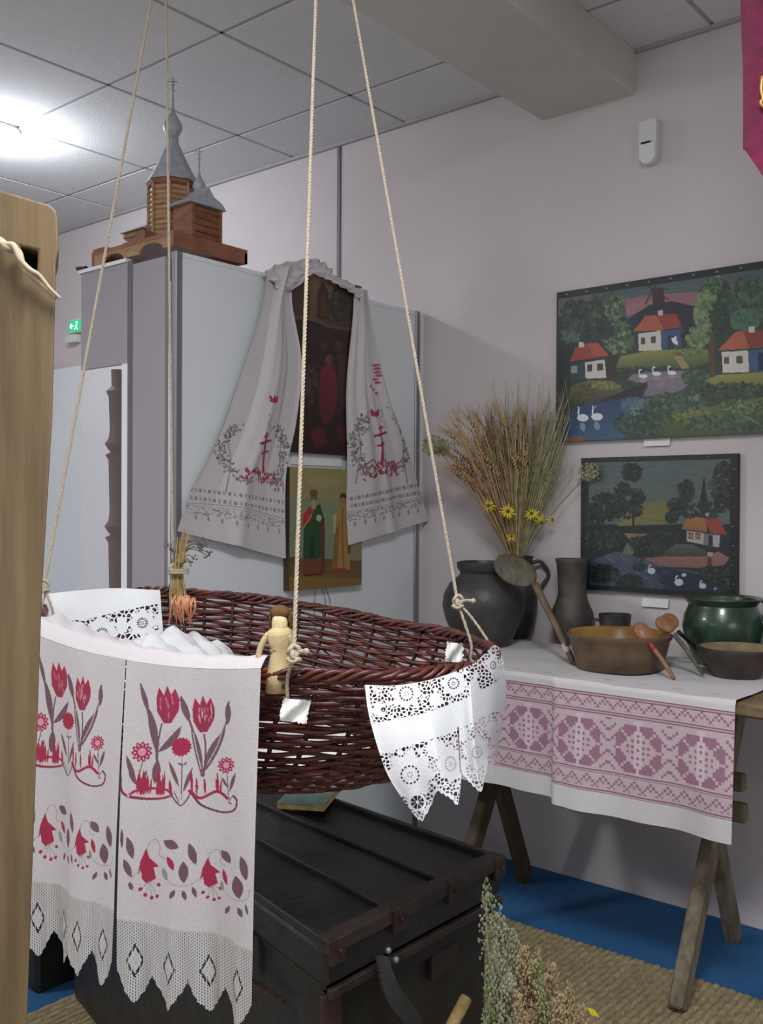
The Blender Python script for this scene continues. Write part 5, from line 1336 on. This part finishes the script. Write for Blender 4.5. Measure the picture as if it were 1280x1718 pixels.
spoon('wooden_spoon', 'dark-tipped wooden spoon lying furthest back against the basin', t3, at(1138, 1060, d=2.93), at(1124, 1042, d=2.96), .024, .030, wood2, M['chest'], .0045, .0065, face=fw * .8 - up * .4)

# ================================================================ DRIED BOUQUET in the back jug
JX, JY, JZ = 3.080, 1.925, ZP + .27
bou = np.array([JX, JY, JZ]); JD = float((bou - [0, 0, CAM_Z]) @ fw)
def bp(px, py, dz=0):
    p = at(px, py, d=JD + dz); return p if p[0] < WX - .035 else at(px, py, x=WX - .035 - random.uniform(0, .04))
gs = [mat('dry_grass_' + n_, c_, .9, rgb2=c2, nscale=40) for n_, c_, c2 in (('tan', (206, 174, 124), (164, 130, 88)), ('brown', (160, 122, 90), (118, 86, 64)), ('green', (158, 160, 112), (118, 124, 82)), ('pale', (188, 182, 148), (152, 148, 112)))]
groups = [(gs[0], 66, (770, 905), (715, 830), .0022, 'wheat_stems'), (gs[1], 56, (775, 900), (725, 830), .0018, 'brown_stems'), (gs[2], 80, (840, 942), (690, 810), .0018, 'green_stems'), (gs[3], 130, (815, 962), (655, 800), .0012, 'feather_grass')]
gt = thing('dried_grass_bunch', (JX, JY, JZ - .2), 'tall bunch of dried wheat and feathery grasses in the dark jug', 'bouquet')
for m_, n_, xr, yr, r_, nm in groups:
    b = MB()
    for k in range(n_):
        x = random.uniform(*xr); y = random.uniform(*yr); dz = random.uniform(-.06, .05)
        root = np.array([JX + random.uniform(-.03, .03), JY + random.uniform(-.03, .03), JZ - .16])
        neck_ = np.array([JX, JY, JZ + .02]) + rt * (x - 862) / 110 * .028 + fw * dz * .3
        e = bp(x, y, dz); mid = neck_ * .45 + e * .55 + up * .02 + rt * random.uniform(-.01, .01)
        P_ = spline([root, neck_, mid, e], 12); b.tube(P_, r_, 4)
        if nm == 'wheat_stems' or (nm == 'brown_stems' and k % 2):
            dirv = (e - mid) / np.linalg.norm(e - mid) + rt * random.uniform(-.5, .3) - up * random.uniform(0, .8); dirv /= np.linalg.norm(dirv)
            for j in range(11):
                q = e + dirv * .0065 * j; q[0] = min(q[0], WX - .02); b.ball(q + rt * (.0028 if j % 2 else -.0028), (.0036, .0036, .0056), 5, 4)
            for j in range(8): b.tube([e + dirv * .05, np.minimum(e + dirv * .11 + rt * random.uniform(-.02, .02) + up * random.uniform(-.01, .015), [WX - .01, 9, 9])], .0005, 3)
        elif nm == 'green_stems':
            for j in range(12):
                q = P_[random.randrange(6, 12)] + rt * random.uniform(-.012, .012) + up * random.uniform(-.01, .01); q[0] = min(q[0], WX - .02); b.ball(q, .0026, 5, 3)
        elif nm == 'feather_grass':
            for j in range(9):
                s_ = P_[6 + j % 6]; q = s_ + up * random.uniform(.03, .075) + rt * random.uniform(-.012, .014); q[0] = min(q[0], WX - .012); b.tube([s_, q], .0006, 3)
    tag(b.build(nm, m_, gt, True), kind='stuff')
def umbel(px, py, r_, m_, label, dz=0, pts=90):
    e = bp(px, py, dz); t = thing('dried_umbel', e - up * .0, label, 'dried flower', 'dried umbels in the bouquet'); b = MB()
    root = np.array([JX, JY, JZ - .1]); P_ = spline([root, bou + up * .02 + rt * (px - 862) / 200 * .03, (bou + e) / 2 + up * .02, e], 12); b.tube(P_, .0015, 5); b.build('stem', gs[1], t, True)
    h = MB()
    for k in range(pts):
        a = random.uniform(0, 6.28); q = math.sqrt(random.random()) * r_; c_ = e + rt * q * math.cos(a) + up * (q * math.sin(a) * .75) + fw * random.uniform(-.02, .02); c_[0] = min(c_[0], WX - .012)
        h.tube([e - up * r_ * .5, c_], .0006, 3); h.ball(c_, random.uniform(.0026, .0050), 5, 4)
    tag(h.build('flower_head', m_, t), kind='stuff')
umbel(731, 748, .052, gs[2], 'greenish dried umbel reaching furthest left, behind the right cradle rope', -.05, 130)
umbel(782, 785, .052, gs[1], 'round brown dried umbel on the left of the bouquet')
umbel(830, 738, .042, mat('rosy_dry', (140, 104, 92), .9), 'rosy brown dried umbel at the top of the bouquet')
umbel(990, 792, .042, gs[3], 'pale dried umbel in front of the small painting', -.02, 70)
yel = mat('yellow_petal', (222, 200, 44), .7, rgb2=(196, 168, 28), nscale=40); eye = mat('flower_eye', (92, 84, 40), .8)
def daisy(px, py, r_, nx, tilt, label, droop=.25, np_=12):
    e = bp(px, py, -.085); t = thing('yellow_flower', e, label, 'flower', 'yellow flowers in the bouquet')
    P_ = spline([np.array([JX, JY, JZ - .1]), bou - fw * .03 + up * .01, (bou + e) / 2 - fw * .02, e], 12); MB().tube(P_, .0013, 5).build('stem', gs[2], t, True)
    nrm = -fw + rt * nx + up * tilt; nrm /= np.linalg.norm(nrm); a1 = np.cross(nrm, [0, 0, 1]); a1 /= np.linalg.norm(a1); a2 = np.cross(nrm, a1)
    for k in range(np_):
        a = 2 * math.pi * k / np_ + random.uniform(-.12, .12); d = a1 * math.cos(a) + a2 * math.sin(a); s = np.cross(nrm, d); l = r_ * random.uniform(.8, 1.1)
        V = []; 
        for q, w in ((.15, .3), (.45, .9), (.75, 1), (1, .35)):
            ctr = e + d * l * q - nrm * (droop * l * q * q); V += [ctr - s * w * r_ * .095, ctr + nrm * .0008 * w + s * 0, ctr + s * w * r_ * .095]
        b = MB(); b.add(V, [(i * 3 + j, i * 3 + j + 1, i * 3 + j + 4, i * 3 + j + 3) for i in range(3) for j in range(2)]); b.build('petal', yel, t, True)
    MB().ball(e + nrm * .002, r_ * .24, 8, 6).build('flower_centre', eye, t, True)
daisy(820, 848, .026, -.3, .1, 'yellow flower on the upper left of the bouquet, petals bunched', .5, 10)
daisy(852, 858, .030, 0, .35, 'widest open yellow daisy near the middle of the bouquet', .1, 14)
daisy(892, 862, .028, -.5, .7, 'yellow daisy facing up on the right of the bouquet', .1, 12)
daisy(908, 876, .026, .2, -.5, 'drooping yellow flower hanging from the right side of the bouquet', .8, 12)
daisy(926, 872, .020, .7, .1, 'rightmost small yellow flower of the bouquet', .5, 9)
daisy(858, 900, .020, 0, .8, 'lowest yellow flower just above the jug mouth', .3, 10)
daisy(801, 892, .010, 0, .1, 'tiny yellow floret hanging free at the left below the bouquet', .4, 7)

# ================================================================ MODEL CHURCH on top of the screens
CW = mat('church_wood', (148, 98, 66), .55, rgb2=(104, 64, 42), nscale=16, stretch=(1, 1, 5), bump=.3, bscale=60)
CWL = mat('church_wood_light', (170, 136, 104), .55, rgb2=(136, 100, 66), nscale=16, stretch=(1, 1, 5), bump=.3)
CR = mat('church_shingle', (172, 174, 184), .4, rgb2=(140, 142, 152), nscale=60, bump=.4, bscale=150, spec=.6)
CBW = mat('church_base', (150, 96, 72), .5, rgb2=(120, 72, 54), nscale=10, bump=.1)
zb = 2.148; ch = thing('model_church', (2.07, 2.64, zb), 'wooden model church with grey tent roof and onion domes on top of the screens', 'model')
# platform with arched cut-outs on its long side
bx0, bx1, by0, by1, bh = 1.900, 2.205, 2.425, 2.860, .034
def arch_side(y0_, y1_, n):
    pts = [(y0_, bh), (y0_, 0)]; w = (y1_ - y0_) / n
    for k in range(n):
        c0 = y0_ + w * (k + .5)
        for j in range(9): a = math.pi - math.pi * j / 8; pts.append((c0 + w * .30 * math.cos(a), .026 * math.sin(a)))
    pts += [(y1_, 0), (y1_, bh)]; return pts
MB().box(((bx0 + bx1) / 2, (by0 + by1) / 2, zb + bh + .006), (bx1 - bx0, by1 - by0, .012)).build('platform', CBW, ch)
MB().prism([(0, a, b) for a, b in arch_side(by0 + .013, by1 - .013, 2)], (bx0 + .001, 0, zb), (.011, 0, 0)).build('arched_side', CWL, ch)
MB().box(((bx0 + bx1) / 2, by0 + .006, zb + bh / 2), (bx1 - bx0, .012, bh)).build('platform_side', CBW, ch)
MB().box((bx1 - .006, (by0 + by1) / 2, zb + bh / 2), (.012, by1 - by0, bh)).build('platform_side', CBW, ch)
MB().box(((bx0 + bx1) / 2, by1 - .006, zb + bh / 2), (bx1 - bx0, .012, bh)).build('platform_side', CBW, ch)
z1_ = zb + bh + .012
def cross3(parent, c, s, m):
    b = MB(); b.box(np.array(c) + [0, 0, .036 * s], (.0035 * s, .0035 * s, .072 * s)); d = rt0
    for zz_, w, tl in ((.058, .030, 0), (.047, .012, 0), (.030, .016, .35)):
        b.beam(np.array(c) + [0, 0, zz_ * s] - d * w * s / 2 + [0, 0, tl * w * s / 2], np.array(c) + [0, 0, zz_ * s] + d * w * s / 2 - [0, 0, tl * w * s / 2], .003 * s, .003 * s)
    b.ball(np.array(c) + [0, 0, .0], .005 * s, 8, 6); b.build('cross', m, parent)
def onion(parent, c, r):
    return MB().lathe(c, [(r * .62, 0), (r * .60, r * .5), (r * .72, r * .62), (r * .97, r * 1.1), (r * 1.0, r * 1.45), (r * .86, r * 1.9), (r * .55, r * 2.4), (r * .27, r * 2.95), (r * .12, r * 3.6), (r * .06, r * 4.6)], 20, capt=True).build('onion_dome', CR, parent, True)
tx, ty = 2.045, 2.615
def px_w(px, d): return px * d / F_PX
# octagonal tower of stacked logs
for k in range(13):
    zc = z1_ + .0165 * k; prof = [(.0735, 0), (.0775, .004), (.0775, .012), (.0735, .0162)]
    if k == 12: prof = [(.0735, 0), (.082, .006), (.087, .0165)]
    o = MB().lathe((tx, ty, zc), prof, 8, capt=True).build('log_course', CWL if k < 12 else CW, ch)
for k in range(8):
    a = math.pi / 4 * k; MB().tube([(tx + .079 * math.cos(a), ty + .079 * math.sin(a), z1_), (tx + .079 * math.cos(a), ty + .079 * math.sin(a), z1_ + .205)], .005, 6).build('corner_post', CWL, ch)
zt_ = z1_ + .2165
MB().lathe((tx, ty, zt_), [(.088, 0), (.086, .004), (.060, .05), (.036, .10), (.019, .135), (.017, .15)], 8, capt=True).build('tent_roof', CR, ch)
cross3(onion(ch, (tx, ty, zt_ + .146), .031), (tx, ty, zt_ + .146 + .135), 1.0, CR)
# small chapel on the right with gabled roof
cx_, cy_ = 2.050, 2.500
MB().box((cx_, cy_, z1_ + .057), (.115, .09, .114)).build('chapel_wall', CW, ch)
for k in range(5): MB().tube([(cx_ - .06, cy_ - .046, z1_ + .012 + .022 * k), (cx_ + .06, cy_ - .046, z1_ + .012 + .022 * k)], .007, 6).build('log', CW, ch)
for sx_ in (-1, 1): MB().box((cx_ + sx_ * .056, cy_ - .049, z1_ + .057), (.012, .014, .114)).build('corner_post', CW, ch)
MB().prism([(-.075, 0, 0), (-.055, 0, .020), (-.022, 0, .034), (0, 0, .062), (.022, 0, .034), (.055, 0, .020), (.075, 0, 0)], (cx_, cy_ - .062, z1_ + .112), (0, .12, 0)).build('chapel_roof', CR, ch)
cross3(onion(ch, (cx_ + .012, cy_, z1_ + .160), .0215), (cx_ + .012, cy_, z1_ + .160 + .094), .85, CR)
# annex on the left with lean-to roof and its own dome
ax_, ay_ = 2.03, 2.735
MB().box((ax_, ay_, z1_ + .035), (.10, .10, .07)).build('annex_wall', CWL, ch)
for k in range(3): MB().tube([(ax_ - .052, ay_ - .052, z1_ + .012 + .022 * k), (ax_ - .052, ay_ + .052, z1_ + .012 + .022 * k)], .007, 6).build('log', CWL, ch)
MB().prism([(-.065, 0, 0), (0, 0, .035), (.065, 0, 0)], (ax_, ay_ - .062, z1_ + .068), (0, .125, 0)).build('annex_roof', CR, ch)
MB().lathe((ax_ + .01, ay_ - .02, z1_ + .085), [(.016, 0), (.016, .03)], 12, capt=True).build('drum', CR, ch, True); cross3(onion(ch, (ax_ + .01, ay_ - .02, z1_ + .112), .019), (ax_ + .01, ay_ - .02, z1_ + .112 + .084), .8, mat('bright_metal', (226, 226, 230), .25, metal=.5))
MB().box((1.94, 2.84, z1_ + .008), (.05, .07, .016)).build('porch_step', CW, ch)
MB().box((1.94, 2.62, z1_ + .02), (.04, .05, .03)).build('porch', CW, ch)

# ================================================================ FOREGROUND
# loom post at the left edge
pt = thing('wooden_post', (.50, 1.06, 0), 'tall old yellow-brown wooden post of a loom at the left edge', 'post')
fr = rt * 1.0; dp_ = fw
def lp(px, py, dz=0): return at(px, py, d=1.12 + dz)
front = [(-150, 268), (-20, 312), (40, 330), (84, 343), (94, 352), (97, 366), (99, 420), (94, 440), (88, 700), (70, 1000), (60, 1300), (45, 1718), (30, 2400), (-180, 2400), (-165, 1000)]
# hole in the front face: build as a ring of quads between outline and hole via triangulation
import bmesh
def holed_plate(outline, hole, dz0, dz1, name, m, parent):
    bm = bmesh.new()
    def loop(pts): 
        vs = [bm.verts.new(lp(x, y, dz0)) for x, y in pts]; return [bm.edges.new((vs[i], vs[(i + 1) % len(vs)])) for i in range(len(vs))]
    es = loop(outline) + loop(hole)
    bmesh.ops.triangle_fill(bm, edges=es, use_beauty=True)
    g = bmesh.ops.extrude_face_region(bm, geom=bm.faces[:])
    vs = [v for v in g['geom'] if isinstance(v, bmesh.types.BMVert)]
    off = Vector(((fw - rt * .345) * (dz1 - dz0)).tolist())
    for v in vs: v.co += off
    bmesh.ops.recalc_face_normals(bm, faces=bm.faces[:])
    org = Vector(ROOT[parent.name].tolist())
    for v in bm.verts: v.co -= org
    me = bpy.data.meshes.new(name); bm.to_mesh(me); bm.free()
    o = link_mesh(name, me, m, parent)
    bv = o.modifiers.new('bevel', 'BEVEL'); bv.width = .005; bv.segments = 2; bv.limit_method = 'ANGLE'
    return o
hole = [(34, 413), (64, 420), (62, 457), (40, 440)]
holed_plate(front, hole, 0, .085, 'post_body', M['oak'], pt)
MB().box(lp(49, 435, .080), (.04, .04, .05), R=np.array([rt, fw, up]).T).build('tenon_end', mat('tenon', (58, 46, 56), .7), pt)
cordm = mat('twisted_leather', (186, 168, 142), .8, noise=.3, nscale=60, bump=.4)
ct = thing('cord', lp(45, 450, -.01), 'twisted pale leather cord hung across the wooden post beside its square hole', 'cord')
MB().tube(spline([lp(-60, 380, -.010), lp(-5, 402, -.010), lp(12, 415, -.014), lp(30, 422, -.010), lp(38, 445, -.012), lp(55, 463, -.010), lp(75, 480, -.010), lp(96, 499, -.008)], 40), np.linspace(.0055, .0032, 40), 7).build('strand', cordm, ct, True)
MB().tube(spline([lp(-60, 372, -.016), lp(2, 408, -.014), lp(22, 412, -.016), lp(34, 436, -.018), lp(50, 452, -.016), lp(66, 462, -.014), lp(84, 484, -.012), lp(102, 501, -.010)], 40), np.linspace(.0048, .0015, 40), 7).build('strand', cordm, ct, True)

# purple banner at the top right
mat_v = mat('crimson_velvet', (132, 24, 74), .85, rgb2=(98, 14, 50), nscale=30, bump=.4, bscale=200); mat_v.node_tree.nodes['Principled BSDF'].inputs['Sheen Weight'].default_value = .5
bd = 2.0
def bq(px, py, dz=0): return at(px, py, d=bd + dz)
W, Hn = 60, 120; U_, V_ = UV(W, Hn)
L_ = polyline_at([(1246, -395), (1246, -100), (1244, 100), (1242, 235), (1246, 252), (1246, 254)], V_[:, 0]); 
xr = 1480; S = np.zeros((Hn + 1, W + 1, 3))
for j in range(Hn + 1):
    for i in range(W + 1):
        x = L_[j, 0] + (xr - L_[j, 0]) * U_[j, i]; yb = 252 + min(max((x - 1250) / 30, 0), 1) * 44 + max(x - 1280, 0) * .35 if x < 1363 else 325 - (x - 1363) * .35
        y = -395 + (yb + 395) * V_[j, i]; S[j, i] = bq(x, y, .006 * math.sin(x * .07 + y * .004))
bn = thing('banner', bq(1363, 330), 'crimson velvet banner edge hanging from the ceiling at the top right corner', 'banner')
grid_obj('velvet', S, Canvas(W, Hn, (0, 0, 0), lambda a, b: (a, b)), mat_v, bn)
gold = mat('gold_thread', (214, 176, 96), .4, metal=.4)
b = MB(); b.tube(spline([bq(1279, 128, -.01), bq(1277, 150, -.01), bq(1280, 165, -.01), bq(1276, 172, -.01), bq(1282, 180, -.01)], 14), .0035, 6); b.tube(spline([bq(1284, 120, -.01), bq(1300, 112, -.01), bq(1312, 140, -.01), bq(1296, 182, -.01)], 14), .004, 6)
b.build('gold_embroidery', gold, bn, True)
MB().tube([S[0, 0] + up * 0, S[0, -1]], .012, 10).build('banner_pole', M['grey_wood'], bn, True)

# straw mat
rt_m = thing('straw_mat', (2.2, 1.4, 0), 'coarse woven straw mat on the blue floor under the chest and table', 'mat')
W, Hn = 150, 800; U_, V_ = UV(W, Hn)
Xm = 1.05 + 1.66 * U_; Ym = .15 + 2.2 * V_
edge = .006 * np.abs(np.sin(Ym * 3.1416 / .022)); Xm = Xm + np.where(U_ > .97, edge - .004 + .006 * np.sin(Ym * 7), 0)
rowh = np.abs(np.sin((Ym + .02 * np.sin(Xm * 3)) * math.pi / .022)); st = np.abs(np.sin(Xm * 60 + Ym * 70))
Zm = .004 + .006 * rowh ** .5 + .003 * st
Zm += .002; Zm[:, 0] = .0045; Zm[:, -1] = .0048; Zm[0] = .0045; Zm[-1] = .0045
S = np.stack([Xm, Ym, Zm], -1)
arr = np.random.default_rng(2)
c = Canvas(W, Hn, (160, 144, 108), lambda a, b: (a, b)); c.c *= (0.86 + .18 * rowh ** .5 + arr.normal(0, .07, rowh.shape))[..., None]; c.c = np.clip(c.c, 0, 255)
tag(grid_obj('woven_straw', S, c, mat('straw_weave', (255, 255, 255), .9, attr=True, noise=.35, nscale=30, bump=.8, bscale=120), rt_m), kind='stuff')

# dried herbs standing in front of the chest
hb = np.array([1.47, .84, 0]); ht = thing('dried_herb_bunch', hb, 'bunch of grey-green dried herbs standing on the mat before the chest', 'herbs')
hm = [mat('herb_' + n_, c_, .95, rgb2=c2, nscale=60) for n_, c_, c2 in (('grey', (176, 174, 146), (130, 130, 106)), ('tan', (184, 162, 122), (136, 114, 84)), ('green', (146, 156, 104), (104, 114, 74)))]
specs = [(815, 1490, .10), (835, 1535, .09), (862, 1575, .08), (830, 1600, .05), (880, 1600, .02), (900, 1610, .0), (925, 1632, -.02), (850, 1650, .0), (822, 1640, .03), (955, 1665, -.03), (905, 1660, -.05), (870, 1690, -.05), (975, 1700, -.05), (840, 1700, .0), (940, 1690, -.07), (820, 1690, .02), (890, 1640, .05)]
bl = [MB(), MB(), MB()]
for si, (x, y, dz) in enumerate(specs * 2):
    dz = dz * .5; e = at(x + random.uniform(-8, 8) * (si >= 17), y + random.uniform(0, 30) * (si >= 17), d=1.60 + dz); q = hb + np.array([random.uniform(-.035, .035), random.uniform(-.035, .035), .012]); b = bl[(0 if x < 870 else 1) if si % 5 else 2]
    P_ = spline([q, q * .5 + e * .5 - up * .03, e * .85 + q * .15 + rt * random.uniform(-.01, .01), e], 20); b.tube(P_, .0016, 4)
    for j in range(170):
        k = random.randrange(7, 20); s_ = P_[k]; sp = .034 * (1.15 - k / 20)
        o_ = rt * random.uniform(-sp, sp) + fw * random.uniform(-sp, sp) * .7 + up * random.uniform(-.008, .018)
        if j % 6 == 0: b.tube([s_, s_ + o_], .0007, 3)
        b.ball(s_ + o_, (random.uniform(.0012, .0026), random.uniform(.0012, .0026), random.uniform(.002, .0040)), 5, 3)
for b, m_, nm in zip(bl, hm, ('grey_sprigs', 'tan_sprigs', 'green_sprigs')): tag(b.build(nm, m_, ht), kind='stuff')
f0 = at(985, 1690, d=1.55); b = MB(); b.add([f0, f0 + rt * .012 + up * -.004, f0 + rt * .020 - up * .016, f0 + rt * .006 - up * .012], [(0, 1, 2, 3)]); b.build('yellow_leaf', yel, ht)
